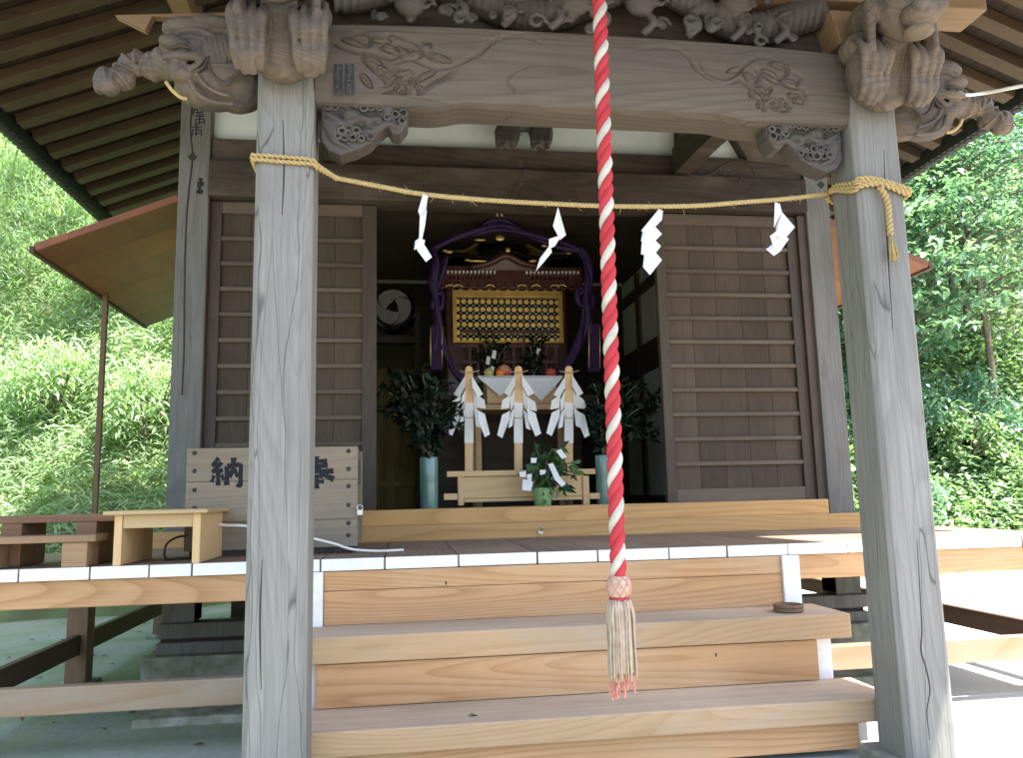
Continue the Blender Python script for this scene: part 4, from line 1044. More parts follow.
# ---- chain, cables
cb = MB(); cb.tube(spline([P(205,521,4.72), P(222,525,4.72), P(245,526,4.70), P(280,531,4.68), P(315,539,4.66), P(335,544,4.64), Vector((-.27,4.66,.935)), Vector((-.13,4.70,.918)), Vector((.02,4.72,.918))], 8), .0075, 8, rnd=.5)
tag(cb.build('white_cable', M['cable'], origin=(-.27,4.66,.912)), 'loose white cable running across the veranda before the offering box', 'cable')
cb = MB(); cb.tube(spline([P(186,536,4.72), P(178,537,4.68), P(170,541,4.62), P(165.5,547,4.6), Vector((P(166,552,4.6).x,4.6,.922)), Vector((-1.18,4.62,.918)), Vector((-1.05,4.66,.918))], 8), .006, 8)
tag(cb.build('black_cord', M['blackcable'], origin=(-1.2,4.62,.912)), 'short black cord looped on the boards behind the pale bench', 'cord')
cb = MB()
for i in range(16):
    x = -.52+.017*i; c = Vector((x-.0+.0, 4.70+.012*math.sin(i*.9), .921)); 
    R_ = .011
    cb.tube([c+Vector((R_*1.3*math.cos(a), R_*math.sin(a)*(1 if i % 2 else .3), R_*.6*math.sin(a)*(.3 if i % 2 else 1))) for a in np.linspace(0, 6.28, 10)], .003, 5)
tag(cb.build('dark_chain', M['iron'], origin=(-.4,4.7,.912)), 'short dark metal chain lying at the foot of the offering box', 'chain')

# ---- stools
t = thing('pale_bench', (-1.2, 4.55, .912), 'pale plywood bench with a thin overhanging top and two side panels', 'bench')
s = MB(); s.box(-1.465, -.965, 4.255, 4.83, 1.163, 1.183); s.build('seat', M['ply'], t, bevel=.003)
for x in (-1.42, -1.043):
    s = MB(); s.box(x, x+.038, 4.29, 4.81, .913, 1.1625); s.build('side_panel', M['ply_v'] if 'ply_v' in M else M['pine_v'], t, bevel=.003)
s = MB(); s.box(-1.381, -1.044, 4.296, 4.318, 1.095, 1.162); s.build('apron', M['ply'], t, bevel=.003)
t = thing('step_stool', (-1.8, 4.5, .912), 'two-step red-brown wooden step stool at the left end of the veranda', 'step stool')
s = MB(); s.box(-2.10, -1.50, 4.275, 4.452, 1.035, 1.070); s.build('lower_step', M['brownlight'], t, bevel=.004)
s = MB(); s.box(-2.10, -1.47, 4.455, 4.76, 1.130, 1.168); s.build('upper_step', M['redbrown'], t, bevel=.004)
for x in (-2.09, -1.66):
    s = MB(); s.box(x, x+.118, 4.29, 4.45, .913, 1.034); s.build('leg', M['brownlight'], t, bevel=.004)
for x in (-2.02, -1.66):
    s = MB(); s.box(x, x+.10, 4.453, 4.745, .913, 1.129); s.build('rear_leg', M['redbrown'], t, bevel=.004)

# ---- little dish, dry leaf, sill catch
t = MB(); c = P(788, 603, 4.05); c.z = .583
t.lathe(c, [(.070,0),(.076,.004),(.076,.016),(.070,.019),(.074,.021),(.078,.026),(.077,.036),(.070,.038),(.066,.026),(.0,.024)], 32)
tag(t.build('wooden_dish', M['strut'], origin=c), 'small round brown wooden dish on the right end of the upper step', 'dish')
v, f, r = leaf_arrays(np.array([[0.,0,0]]), np.array([[1.,.2,.1]]), np.array([[0,0,1.]]), np.array([.05]), np.array([.035]), np.array([.5]))
c = P(468, 706, 3.66); c.z = .265
lf = MB(); lf.add([tuple(np.array(c)+q) for q in v], [(0,1,2),(0,2,3)], .5)
tag(lf.build('dry_leaf', M['soil'], origin=c), 'curled dry leaf lying on the lower step', 'leaf')
s = MB(); c = P(541, 531, W-.075); s.box(c.x-.02, c.x+.012, c.y-.012, c.y, c.z-.02, c.z+.002); s.tube([c+Vector((.0,-.012,0)), c+Vector((.006,-.02,.02)), c+Vector((.016,-.02,.03))], .006, 8); hb_('sill_catch', s, M['brass'])

# cable slung from the right carving out of view
cb = MB(); cb.tube(spline([P(958,92,3.35), P(966,95,3.33), P(985,93,3.30), P(1006,89,3.2), P(1030,84,3.1), P(1090,70,2.8), P(1180,40,2.4)], 8), .0085, 8)
tag(cb.build('eave_cable', M['cable'], origin=P(966,95,3.33)), 'white cable slung outwards from the carved beast on the right post', 'cable')

# ================================================================== inside the hall
FZ = -.115+H
def leaves_spray(center, n, R, size, mat, name, parent, stems=6, droop=.2, base=None, flat=1.0):
    """stems from the vase mouth with oval leaves along them"""
    base = Vector(base if base is not None else center); st_ = MB(); pos = []; drs = []
    for i in range(stems):
        e = Vector(center)+Vector(tuple(unit(1)[0]))*R*random.uniform(.6, 1.0); e.y = center[1]+(e.y-center[1])*flat
        mid = (base+e)/2+Vector((0,0,R*.35))
        k = spline([base, mid, e], 10); st_.tube(k, .005, 5)
        for p in k[4:]:
            for q in range(max(1, n//(stems*17))):
                d = (e-base).normalized()*.6+Vector(tuple(unit(1)[0])); pos.append(p); drs.append(d)
    m_ = len(pos); pos = np.array([tuple(p) for p in pos])+rng.normal(size=(m_, 3))*.02; drs = np.array([tuple(d) for d in drs]); drs[:, 2] -= droop
    a_ = leaf_arrays(pos, drs, unit(m_)+np.array([0,-.6,.8]), size*rng.uniform(.7,1.2,m_), size*.5*rng.uniform(.8,1.2,m_), rng.uniform(0,1,m_))
    st_.build('stem', M['bark'], parent); return leaf_mesh(name, [a_], mat, parent)
# vases and their branches
for px0, px1, py0, py1, lab, lab2, bc, R in ((420,438,457,508,'pale blue cylinder vase left of the wand stand', 'dark evergreen branches in the left blue vase', (425,405), .34),
                                     (597,613,455,507,'pale blue cylinder vase right of the wand stand, partly behind the red rope', 'dark evergreen branches in the right blue vase, one spray lit beside the rope', (622,410), .36)):
    Y = 6.38; a, b = P(px0,py1,Y), P(px1,py0,Y); r = (b.x-a.x)/2; c = Vector(((a.x+b.x)/2, Y, FZ))
    mb = MB(); h = b.z-FZ
    mb.lathe(c, [(r*.97,0),(r,.01),(r,h*.5),(r*.985,h*.52),(r,h*.54),(r,h-.008),(r*.96,h),(r*.85,h-.004),(r*.85,h-.08)], 28)
    tag(mb.build('flower_vase', M['celadon'], origin=c), lab, 'vase', 'blue vases by the doorway')
    t = thing('evergreen_branches', (c.x, Y, FZ+h-.06), lab2, 'branches', 'evergreen branches in the vases')
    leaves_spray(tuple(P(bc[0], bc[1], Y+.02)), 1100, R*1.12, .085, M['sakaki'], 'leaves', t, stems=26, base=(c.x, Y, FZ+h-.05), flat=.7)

# wand stand
Y = 6.33
t = thing('wand_stand', tuple(P(520,505,Y)), 'pale wooden stand holding three paper wands in the doorway', 'stand')
def pb(px0, px1, py0, py1, ya, yb, name, mat, parent, bevel=.003):
    a, b = P((px0+px1)/2, py1, ya), P((px0+px1)/2, py0, ya); x0, x1 = P(px0,(py0+py1)/2,ya).x, P(px1,(py0+py1)/2,ya).x
    mb = MB(); mb.box(x0, x1, ya, yb, a.z, b.z); return mb.build(name, mat, parent, bevel=bevel)
pb(447, 595.5, 470, 475.5, Y-.02, Y+.06, 'top_rail', M['pine'], t)
pb(460, 584, 475.8, 497, Y+.005, Y+.03, 'panel', M['pine'], t)
for x0, x1 in ((458, 464), (583, 589.5)): pb(x0, x1, 475.8, 505.5, Y-.01, Y+.05, 'upright', M['pine_v'], t)
pb(444, 457.6, 493.5, 500, Y-.012, Y+.05, 'foot', M['pine'], t); pb(590, 600, 493, 499, Y-.012, Y+.05, 'foot', M['pine'], t); pb(464.5, 582.6, 497.3, 501, Y-.008, Y+.05, 'bottom_rail', M['pine'], t)
# three wands
Yg = 6.42
for cx, lab in ((469, 'leftmost of the three pale wooden wands with white zigzag papers'), (518.5, 'middle one of the three pale wooden wands with white zigzag papers'), (569, 'rightmost of the three pale wooden wands with white zigzag papers, nearest the rope')):
    b0 = P(cx, 472, Yg)
    t = thing('paper_wand', (b0.x, Yg, b0.z), lab, 'paper wand', 'paper wands in the stand')
    mb = MB(); out = [(cx-4,472),(cx+4,472),(cx+4,371),(cx+3.2,367.5),(cx+1.4,366),(cx-1.4,366),(cx-3.2,367.5),(cx-4,371)]
    mb.prism([P(x,y,Yg) for x, y in out], (0,.02,0)); mb.build('stick', M['pine_v'], t, bevel=.002)
    mb = MB(); mb.prism([P(x,y,Yg-.004) for x, y in ((cx-4.4,443),(cx+4.4,443),(cx+4.4,403),(cx-4.4,402))], (0,.028,0)); mb.build('paper_wrapping', M['paper'], t)
    for sg in (-1, 1):
        mb = MB()
        tilt = random.uniform(.92, 1.1)
        for i, pl_ in enumerate(([(3.5,375),(15.5,393.5),(9.5,397),(3.5,386)], [(8,395),(17,401),(18.5,410),(9.5,408.5)], [(8.5,409.5),(17,413.5),(22.5,434),(17,437),(9.5,419)], [(4,389),(9,399),(8,412),(4.5,404)], [(4.5,408),(9,414),(11.5,429),(7,427)])):
            ps = [P(cx+sg*x*tilt+.5*math.sin(cx+i), y+1.2*math.sin(cx*.7+i*2+sg), Yg-.012-.012*(i % 3)+(.022 if k > 1 else 0)*(1 if i % 2 else -1)) for k, (x, y) in enumerate(pl_)]
            mb.prism(ps if sg > 0 else ps[::-1], (0,.0015,0), random.random())
        mb.build('zigzag_paper', M['paper'], t)
    mb = MB(); mb.tube([P(cx-10,371,Yg-.015), P(cx,373,Yg-.018), P(cx+10,370.5,Yg-.015)], .004, 6); mb.build('paper_string', M['straw'], t); mb = MB(); mb.tube([P(cx-8,417,Yg-.02), P(cx,418,Yg-.022), P(cx+7,417,Yg-.02)], .003, 6); mb.build('paper_string', M['straw'], t)

# potted sprig with paper slips at the door sill
c = P(543, 506, 6.16); t = thing('leafy_sprig', (c.x, 6.16, ZB), 'fresh green leafy sprig with white paper strips in front of the wand stand', 'sprig')
mb = MB(); mb.lathe((c.x, 6.16, FZ), [(.05,0),(.065,.02),(.07,.10),(.078,.16),(.07,.162),(.06,.1)], 20); mb.build('holder', M['ivy_holder'] if 'ivy_holder' in M else plain('green_wrap', (.22,.36,.14), .6), t)
leaves_spray(tuple(P(548,468,6.12)), 420, .24, .085, M['ivy'], 'leaves', t, stems=16, base=(c.x, 6.16, FZ+.13), flat=.6, droop=.7)
mb = MB()
for pl_ in ([(523,479),(533,482),(531,491),(522,490)], [(527,474),(532,474),(531,482),(527,482)], [(548,464),(553,463),(560,477),(566,484),(562,487),(555,480)], [(556,451),(561,449),(567,457),(562,459)], [(540,470),(546,470),(545,474),(540,475)], [(531,458),(537,458),(536,463),(531,463)], [(519,472),(526,471),(526,477),(520,477)]):
    mb.prism([P(x,y,6.03) for x, y in pl_][::-1], (0,.002,0))
mb.build('paper_strip', M['paper'], t)

# offering table, tray, cloth, fruit
Y = 6.85
t = thing('offering_table', (P(522,430,Y).x, Y+.2, FZ), 'pale narrow offering table standing before the black portable shrine', 'table')
pb(452, 592, 404, 409.5, Y, Y+.42, 'table_top', M['pine'], t)
xa, xb = P(476,440,Y).x, P(566,440,Y).x; zt = P(520,409.6,Y).z
for x in (xa, xb):
    for yy in (Y+.03, Y+.35): mb = MB(); mb.box(x, x+.05, yy, yy+.05, FZ, zt-.001); mb.build('leg', M['pine_v'], t, bevel=.003)
t2 = thing('offering_tray', (P(521,403,Y).x, Y+.2, P(520,403.5,Y).z), 'raised pale wooden tray on the offering table under the white cloth', 'tray')
pb(487, 557, 377.5, 403.4, Y+.04, Y+.36, 'tray_body', M['pine'], t2)
zc = P(520,377,Y).z; x0, x1 = P(478,377,Y).x, P(563,377,Y).x
mb = MB(); mb.box(x0, x1, Y+.01, Y+.39, zc+.004, zc+.012, rnd=.5)
for pl_ in ([(478,377.5),(524,377.5),(512,388),(500,396)], [(519,377.5),(563,377),(552,390),(541,401),(530,390)]):
    mb.prism([P(x,y,Y+.005) for x, y in pl_][::-1], (0,.004,0), .5)
tag(mb.build('white_cloth', M['cloth'], origin=(P(520,377,Y).x, Y+.2, zc)), 'white cloth with two pointed corners draped over the offering tray', 'cloth')
ZF = zc+.0125
def fruit(px, r, mat, lab, cat, name, dy=.10, sq=.9):
    x = P(px,372,Y+dy).x; mb = MB(); mb.ell((x, Y+dy, ZF+r*sq), (r, r, r*sq), nu=18, nv=12); mb.tube([(x,Y+dy,ZF+2*r*sq-.004),(x+.004,Y+dy,ZF+2*r*sq+.012)], .004, 6)
    return tag(mb.build(name, mat, origin=(x, Y+dy, ZF)), lab, cat)
fruit(500, .040, M['orange'], 'bright orange citrus fruit on the white cloth', 'orange', 'orange_fruit', .07)
fruit(504, .075, M['peach'], 'large pink fruit behind the bright orange one', 'fruit', 'pink_fruit', .24)
fruit(488.5, .045, M['pear'], 'yellow green fruit left of the bright orange one', 'fruit', 'green_fruit', .10)
fruit(551, .052, M['redveg'], 'red fruit at the right end of the white cloth', 'fruit', 'red_fruit', .15)
t = thing('offering_greens', (P(533,372,Y+.16).x, Y+.16, ZF), 'bunch of dark green leaves on the white cloth beside the red fruit', 'greens')
leaves_spray(tuple(P(533,358,Y+.16)), 150, .12, .06, M['sakaki'], 'leaves', t, stems=8, base=tuple(Vector((P(533,372,Y+.16).x, Y+.16, ZF))))

# portable shrine
Ym = 7.45; q = lambda px, py, dy=0: P(px, py, Ym+dy)
mc = q(508, 320); t = thing('portable_shrine', (mc.x, Ym+.6, FZ), 'black lacquered portable shrine with gold lattice front and purple cords', 'portable shrine')
xw0, xw1 = q(447,320).x, q(568,320).x; zr = q(508,268).z
mb = MB(); mb.box(xw0, xw1, Ym+.06, Ym+1.2, q(508,400).z, zr-.02); mb.build('body', M['lacquer_red'], t, bevel=.01)
mb = MB(); mb.box(xw0-.25, xw1+.25, Ym-.1, Ym+1.35, q(508,410).z, q(508,396).z); mb.box(xw0-.1, xw1+.1, Ym, Ym+1.3, FZ, q(508,411).z); mb.build('platform', M['indark'], t, bevel=.01)
mb = MB()
for row in range(2):
    for i in range(15):
        xx = xw0-.05+(xw1-xw0+.1)*i/14; zz = q(508,289.5-row*3.5).z; mb.box(xx-.018, xx+.018, Ym-.05-.02*row, Ym+.05, zz-.014, zz+.010)
mb.build('bracket_block', M['lacquer_red'], t, bevel=.003)
mb = MB()
for px in (450, 458, 490, 522, 536, 555, 562): mb.tube([q(px+4.5*math.cos(a), 287.5-2.6*math.sin(a), -.08) for a in np.linspace(.2, 2.9, 9)], .007, 6)
mb.build('gilt_crescent', M['gold'], t)
# roof: hipped with flaring eaves and a cusped front gable
mb = MB(); nu, nv = 48, 14; cxr, cyr = mc.x, Ym+.62; ax, ay = q(588,262).x-mc.x, .95
ztop = q(502,226,.6).z; zea = q(508,266).z
vs = []
for j in range(nv+1):
    s_ = j/nv
    for i in range(nu):
        a = 2*math.pi*i/nu; cx_, sy_ = math.cos(a), math.sin(a)
        k = 1/max(abs(cx_), abs(sy_))**.75
        r = s_
        lift = .10*max(0, s_-.6)/.4*abs(math.sin(2*a))**2
        front = max(0, 1-abs(cx_)/.42) if sy_ < 0 else 0
        z = zea + (ztop-zea)*(1-s_)**1.25*1.0 + lift + front*front*(3-2*front)*.14*s_
        vs.append((cxr+ax*r*cx_*k*.83, cyr+ay*r*sy_*k*.83, z))
fs = [(j*nu+i, j*nu+(i+1) % nu, (j+1)*nu+(i+1) % nu, (j+1)*nu+i) for j in range(nv) for i in range(nu)]
nb_ = len(vs); vs += [(x, y, z-.05) for x, y, z in vs[-nu:]]
fs += [(nv*nu+i, nv*nu+(i+1) % nu, nb_+(i+1) % nu, nb_+i) for i in range(nu)]
mb.add(vs, fs, .5, smooth=True); ro = mb.build('shrine_roof', M['lacquer'], t)
mb = MB()                                                              # gilt ridges and gable fittings
for a in (math.pi*.25, math.pi*.75, math.pi*1.25, math.pi*1.75):
    i = int(round(a/(2*math.pi)*nu)); mb.tube([Vector(vs[j*nu+i])+Vector((0,0,.012)) for j in range(1, nv+1)], .014, 8)
mb.lathe((cxr, cyr, ztop-.02), [(.10,0),(.11,.03),(.06,.05),(.05,.12),(.08,.15),(.03,.19),(.005,.22)], 20)
for px, py, w_, h_ in ((480,240,11,2.2),(449,252,7,3),(477,261,20,2.2),(533,261,8,2.6),(545,246,8,2.2),(500,238,9,6),(508,250,5,5),(467,260,5,2)):
    c = q(px, py, -.22); mb.ell(c, (w_*.0049,.012,h_*.0049))
mb.build('gilt_fitting', M['gold'], ro)
mb = MB(); k = spline([q(470,268,-.05), q(490,263,-.10), q(506,256,-.14), q(522,263,-.10), q(545,268,-.05)], 6)
mb.tube(k, .035, 8); mb.prism([q(470,270,-.03), q(545,270,-.03), q(530,262,-.05), q(508,254,-.08), q(486,262,-.05)], (0,.03,0)); mb.build('cusped_gable', M['lacquer_red'], ro)
mb = MB()
for row, (y0_, xa_, xb_) in enumerate(((273.5, 440, 494), (278.5, 450, 488))):
    for sg in (0, 1):
        a_, b_ = (xa_, xb_) if sg == 0 else (1017-xb_+3, 1017-xa_)
        n = int((b_-a_)/3.6)
        for i in range(n):
            px = a_+(b_-a_)*i/(n-1); c = q(px, y0_+.5*(sg)); mb.box(c.x-.009, c.x+.009, Ym-.06+.04*row, Ym+.2, c.z-.012, c.z+.012)
mb.build('white_rafter_end', M['white'], ro)
mb = MB(); mb.box(q(436,280).x, q(582,280).x, Ym-.02, Ym+.3, q(508,289).z, q(508,267).z); mb.build('eave_bracket', M['lacquer_red'], t, bevel=.006)
# gold lattice
fr_ = MB(); x0, x1, z0, z1 = q(452.5,316).x, q(563,316).x, q(508,343).z, q(508,290.5).z
fr_.box(x0, x1, Ym-.01, Ym+.04, z1-.07, z1); fr_.box(x0, x0+.04, Ym-.01, Ym+.04, z0, z1-.0705); fr_.box(x1-.04, x1, Ym-.01, Ym+.04, z0, z1-.0705); fr_.box(x0+.041, x1-.041, Ym+.0, Ym+.03, z0, z0+.02)
fo = fr_.build('lattice_frame', M['goldmatt'], t, bevel=.004)
bk = MB(); bk.box(x0+.041, x1-.041, Ym+.035, Ym+.05, z0, z1-.071); bk.build('lattice_back', M['lacquer'], fo)
ds = MB(); n = 17
sx = (x1-x0-.1)/(n-1); rows = 6; sz = (z1-.10-z0-.04)/(rows-1)
from mathutils import Quaternion
def disc(mb, c, r, mat=0):
    mb.add([c+Vector((r*math.cos(a), -.006 if k else 0, r*math.sin(a)))*1 for k in (0, 1) for a in np.linspace(0, 2*math.pi, 11)[:-1]], [tuple(range(10, 20))]+[(i, (i+1) % 10, 10+(i+1) % 10, 10+i) for i in range(10)], random.random(), mat)
for j in range(rows):
    for i in range(n): disc(ds, Vector((x0+.05+sx*i, Ym+.022, z0+.03+sz*j)), .0250)
ds.build('gold_disc', M['gold'], fo)
ds = MB()
for j in range(rows-1):
    for i in range(n-1): disc(ds, Vector((x0+.05+sx*(i+.5), Ym+.024, z0+.03+sz*(j+.5))), .010)
ds.build('silver_stud', M['brass'], fo)
ds = MB()
for sg in (1, -1):
    for i in range(-6, n): 
        a = Vector((x0+.05+sx*i, Ym+.03, z0+.03)); 
        pts = []
        for j in range(rows):
            xx = x0+.05+sx*(i+ (j if sg > 0 else 5-j))
            if x0+.045 < xx < x1-.045: pts.append(Vector((xx, Ym+.03, z0+.03+sz*j)))
        if len(pts) > 1: ds.tube(pts, .007, 6)
ds.build('lattice_bar', M['lacquer'], fo)
# dark rail fence and small gate before the lattice
mb = MB()
for px in (470, 478, 486, 494, 504, 514, 524, 534, 546, 556): mb.box(q(px,360,-.12).x-.012, q(px,360,-.12).x+.012, Ym-.14, Ym-.115, q(px,388,-.12).z, q(px,330 if px in (494,524) else 344,-.12).z)
for py in (332, 346, 362, 378): mb.box(q(462,py,-.12).x, q(560,py,-.12).x, Ym-.135, Ym-.12, q(508,py+1.5,-.12).z, q(508,py-1.5,-.12).z)
mb.build('front_railing', M['lacquer_red'], t, bevel=.003)
# cords
mb = MB()
for path, r in (([(432,250),(446,242),(475,233),(500,228),(520,232),(545,241),(568,247),(584,252)], .048),
                ([(433,249),(436,262),(433,280),(435,300),(436,318),(440,335),(446,352),(455,370),(462,380)], .05), ([(446,256),(441,270),(436,290),(443,296),(440,310),(434,305),(437,292)], .04),
                ([(583,250),(588,262),(589,280),(585,300),(586,318),(582,335),(577,350),(566,366),(556,378)], .05), ([(588,290),(578,292),(578,304),(590,306),(592,294),(585,288)], .04),
                ([(478,232),(490,224),(503,222),(515,226),(524,232)], .045), ([(434,300),(437,330),(433,352)], .03), ([(589,300),(590,330),(592,352)], .03)):
    k = spline([q(x, y, -.40) for x, y in path], 6)
    for j in range(3):
        ph = random.uniform(0, 6.28); mb.tube([p+Vector((math.cos(ph+i*.16)*r*.45, math.sin(ph+i*.16)*r*.45, math.sin(ph*2+i*.21)*r*.4)) for i, p in enumerate(k)], [r*(.52+.12*math.sin(i*.5+ph)) for i in range(len(k))], 9)
mb.build('purple_cord', M['purple'], t)
for a_, b_ in (((429.5, 443), (325, 370)), ((588, 601), (323, 372))):
    mb = MB(); mb.prism([q(a_[0],b_[1],-.42), q(a_[1],b_[1],-.42), q(a_[1]-1.5,b_[0],-.42), q(a_[0]+1.5,b_[0],-.42)], (0,.06,0)); to = mb.build('tassel', M['purplecloth'], t, bevel=.012)
    g_ = MB()
    for xx in (a_[0]+1, a_[1]-1): g_.tube([q(xx,b_[0]+2,-.425), q(xx,b_[1]-4,-.425)], .005, 5)
    g_.build('gold_piping', M['gold'], to)
# two small sprigs with paper in front of the lattice
for px, py, lab in ((490, 352, 'small dark sprig with white papers left before the gold lattice'), (534, 350, 'small dark sprig with white papers right before the gold lattice')):
    b0 = P(px, 384, 7.25); t = thing('altar_sprig', tuple(b0), lab, 'sprig', 'small altar sprigs')
    leaves_spray(tuple(P(px,py,7.25)), 130, .19, .07, M['sakaki'], 'leaves', t, stems=8, base=tuple(b0), flat=.5)
    mb = MB()
    for dx, dy in ((-3,4),(1,14),(-2,22),(3,-2)):
        mb.prism([P(px+dx+x,py+dy+y,7.10) for x, y in ((0,0),(3.5,1),(2.5,9),(-1.5,8))][::-1], (0,.002,0))
    mb.build('paper_strip', M['paper'], t)
    mb = MB(); mb.lathe(b0+Vector((0,0,-.12)), [(.03,0),(.045,.05),(.03,.11),(.035,.14)], 16); mb.build('sprig_vase', M['white'], t)
mb = MB(); mb.lathe(P(461,348,7.2)+Vector((0,0,-.06)), [(.035,0),(.05,.06),(.03,.12),(.02,.15)], 16); 
# drum with three comma emblem
c = P(393, 307, 7.9); r = .185; t = thing('drum', (c.x, c.y+.2, c.z-.3), 'round black drum with a white three-comma emblem, left behind the door', 'drum')
mb = MB(); n = 28
ring = lambda rr, yy: [c+Vector((rr*math.cos(a), yy, rr*math.sin(a))) for a in np.linspace(0, 2*math.pi, n+1)[:-1]]
R_ = [ring(r*.02, 0), ring(r*1.12, 0), ring(r*1.2, .02), ring(r*1.28, .25), ring(r*1.2, .5), ring(.02, .5)]
vs = [p for rg in R_ for p in rg]; mb.add(vs, [(j*n+i, j*n+(i+1) % n, (j+1)*n+(i+1) % n, (j+1)*n+i) for j in range(len(R_)-1) for i in range(n)], .5); mb.build('shell', M['lacquer'], t)
mb = MB()
for k in range(3):
    a0 = k*2*math.pi/3+.5; pl_ = []
    sp_ = lambda t_, off: (r*.97*t_, a0+off+1.55*(1-t_)**1.0)
    outer = [sp_(t_, .06) for t_ in np.linspace(.30, 1, 12)] + [(r*.97, a0+.06+tt) for tt in np.linspace(.1, 1.90, 12)]
    head = [sp_(t_, 1.98+.12*math.sin(math.pi*t_)) for t_ in np.linspace(.97, .42, 12)]
    inner = [(r*.30, a0+2.55), (r*.26, a0+1.9)]
    pl_ = [c+Vector((rr*math.cos(a), -.006, rr*math.sin(a))) for rr, a in outer+head+inner]
    mb.prism(pl_, (0,.004,0), .5)
mb.build('comma_emblem', M['emblem'], t)
mb = MB()
for i in range(20): a = i*2*math.pi/20; mb.ell(c+Vector((r*1.22*math.cos(a), .035, r*1.22*math.sin(a))), .012, nu=8, nv=6)
mb.build('rim_stud', M['iron'], t)
mb = MB()
for dx in (-.26, .22): mb.box(c.x+dx, c.x+dx+.05, c.y+.15, c.y+.35, FZ, c.z+.05)
mb.box(c.x-.27, c.x+.28, c.y+.17, c.y+.33, c.z-.33, c.z-.26); mb.build('drum_stand', M['indark'], t)
# low cabinet by the left wall
x0, x1 = P(372,440,8.5).x, P(432,440,8.5).x; t = thing('low_cabinet', ((x0+x1)/2, 8.7, FZ), 'yellowish brown wooden cabinet in the dark left of the interior', 'cabinet')
mb = MB(); mb.box(x0, x1, 8.5, 9.1, FZ, P(400,372,8.5).z); co = mb.build('carcass', M['cabinet'], t, bevel=.006)
mb = MB()
for px in (381, 397, 412, 427): x = P(px,440,8.5).x; mb.box(x-.02, x+.02, 8.478, 8.499, FZ+.02, P(400,374,8.5).z)
for py in (372, 400, 484): z = P(400,py,8.5).z; mb.box(x0-.02, x1+.02, 8.46, 8.4775, z-.03, z+.03)
mb.build('face_frame', M['cabinet'], co, bevel=.003)
mb = MB(); z = P(400,281,9.2).z; mb.box(-1.40, 2.7, 9.20, 9.24, z-.02, z+.02); hb_('picture_rail', mb, M['plaster_in'])
mb = MB()
for px in (497, 501.5): mb.box(P(px,205,6.2).x-.008, P(px,205,6.2).x+.008, 6.2, 6.21, P(px,216,6.2).z, P(px,198,6.2).z)
hb_('hanging_gilt_strip', mb, M['gold'])

# ================================================================== vegetation
def scatter_blades(n, xr, yr, hmin, lmin, lmax, wid, up=.55, minh=.25, spread=.22, dens=None):
    xy = np.stack([rng.uniform(*xr, n*3), rng.uniform(*yr, n*3)], 1); ps = []
    for x, y in xy:
        z = hill_z(x, y)
        if z < minh*random.uniform(.4, 1.6): continue
        ps.append((x, y, z))
        if len(ps) >= n: break
    p = np.array(ps); m_ = len(p)
    p[:, 2] += np.abs(rng.normal(size=m_))*spread
    cl_ = np.sin(p[:, 0]*2.1+np.sin(p[:, 1]*1.7))*np.cos(p[:, 2]*2.3)*.5+.5
    d = unit(m_); d[:, 2] = np.abs(d[:, 2])*up - .05; d[:, 1] -= .35
    L_ = rng.uniform(lmin, lmax, m_)
    return leaf_arrays(p, d, np.tile([0, -.4, 1.], (m_, 1))+unit(m_)*.5, L_, L_*wid*rng.uniform(.7,1.3,m_), np.clip(rng.uniform(0,1,m_)*.6+cl_*.4, 0, 1), bend=.45)
o = leaf_mesh('bamboo_grass', [scatter_blades(95000, (-10.5, -1.6), (8.9, 19), 0, .10, .26, .12), scatter_blades(14000, (-9, -4.2), (4.5, 10), 0, .10, .26, .11)], M['sasa'])
tag(o, 'dense bright bamboo grass covering the left bank', 'bamboo grass', kind='stuff')
o = leaf_mesh('ground_cover', [scatter_blades(26000, (3.5, 17), (8.5, 21), 0, .09, .20, .4, up=.5), scatter_blades(34000, (5.5, 13), (10, 14.5), 0, .06, .15, .5, up=.6, minh=.08, spread=.10), scatter_blades(6000, (-2.5, 4.2), (9.5, 15), 0, .1, .2, .3)], M['bush'])
tag(o, 'low leafy plants covering the right bank', 'ground cover', kind='stuff')
def clump_leaves(centers, per, R, size, flat=.35, wid=.5, droop=.25, bend=.25):
    pos = []; 
    n = len(centers)*per
    c = np.repeat(np.array([tuple(q_) for q_ in centers]), per, 0)
    o_ = rng.normal(size=(n, 3))*.5; o_[:, 2] *= flat; p = c+o_*R
    d = unit(n); d[:, 2] = d[:, 2]*.4-droop
    tone = np.repeat(rng.uniform(0, 1, len(centers)), per)
    L_ = size*rng.uniform(.6, 1.3, n)
    return leaf_arrays(p, d, np.tile([0, -.3, 1.], (n, 1))+unit(n)*.35, L_, L_*wid, np.clip(tone*.6+rng.uniform(0, .4, n), 0, 1))
def bush(x, y, h, w_, lab, mat, name='leafy_bush', cat='bush', size=.12, n=34, per=46):
    z = hill_z(x, y); z = max(z, 0); t = thing(name, (x, y, z), lab, cat, 'bushes on the bank')
    cs = []; st_ = MB()
    for i in range(n):
        v = Vector(tuple(unit(1)[0])); v.z = abs(v.z); r_ = random.uniform(.45, 1)**.6
        e = Vector((x+v.x*w_*r_, y+v.y*w_*r_*.8, z+.1+v.z*h*r_)); cs.append(e)
        if i % 2 == 0: st_.tube(spline([Vector((x+v.x*.08, y+v.y*.08, z-.05)), (Vector((x, y, z))+e)/2+Vector((0,0,h*.1)), e], 4), [.02-.0018*k for k in range(9)], 5)
    st_.build('stem', M['bark'], t); leaf_mesh('foliage', [clump_leaves(cs, per, w_*.36, size, .7, .22 if mat is M['sasa'] else .5, .4 if mat is M['sasa'] else .25)], mat, t)
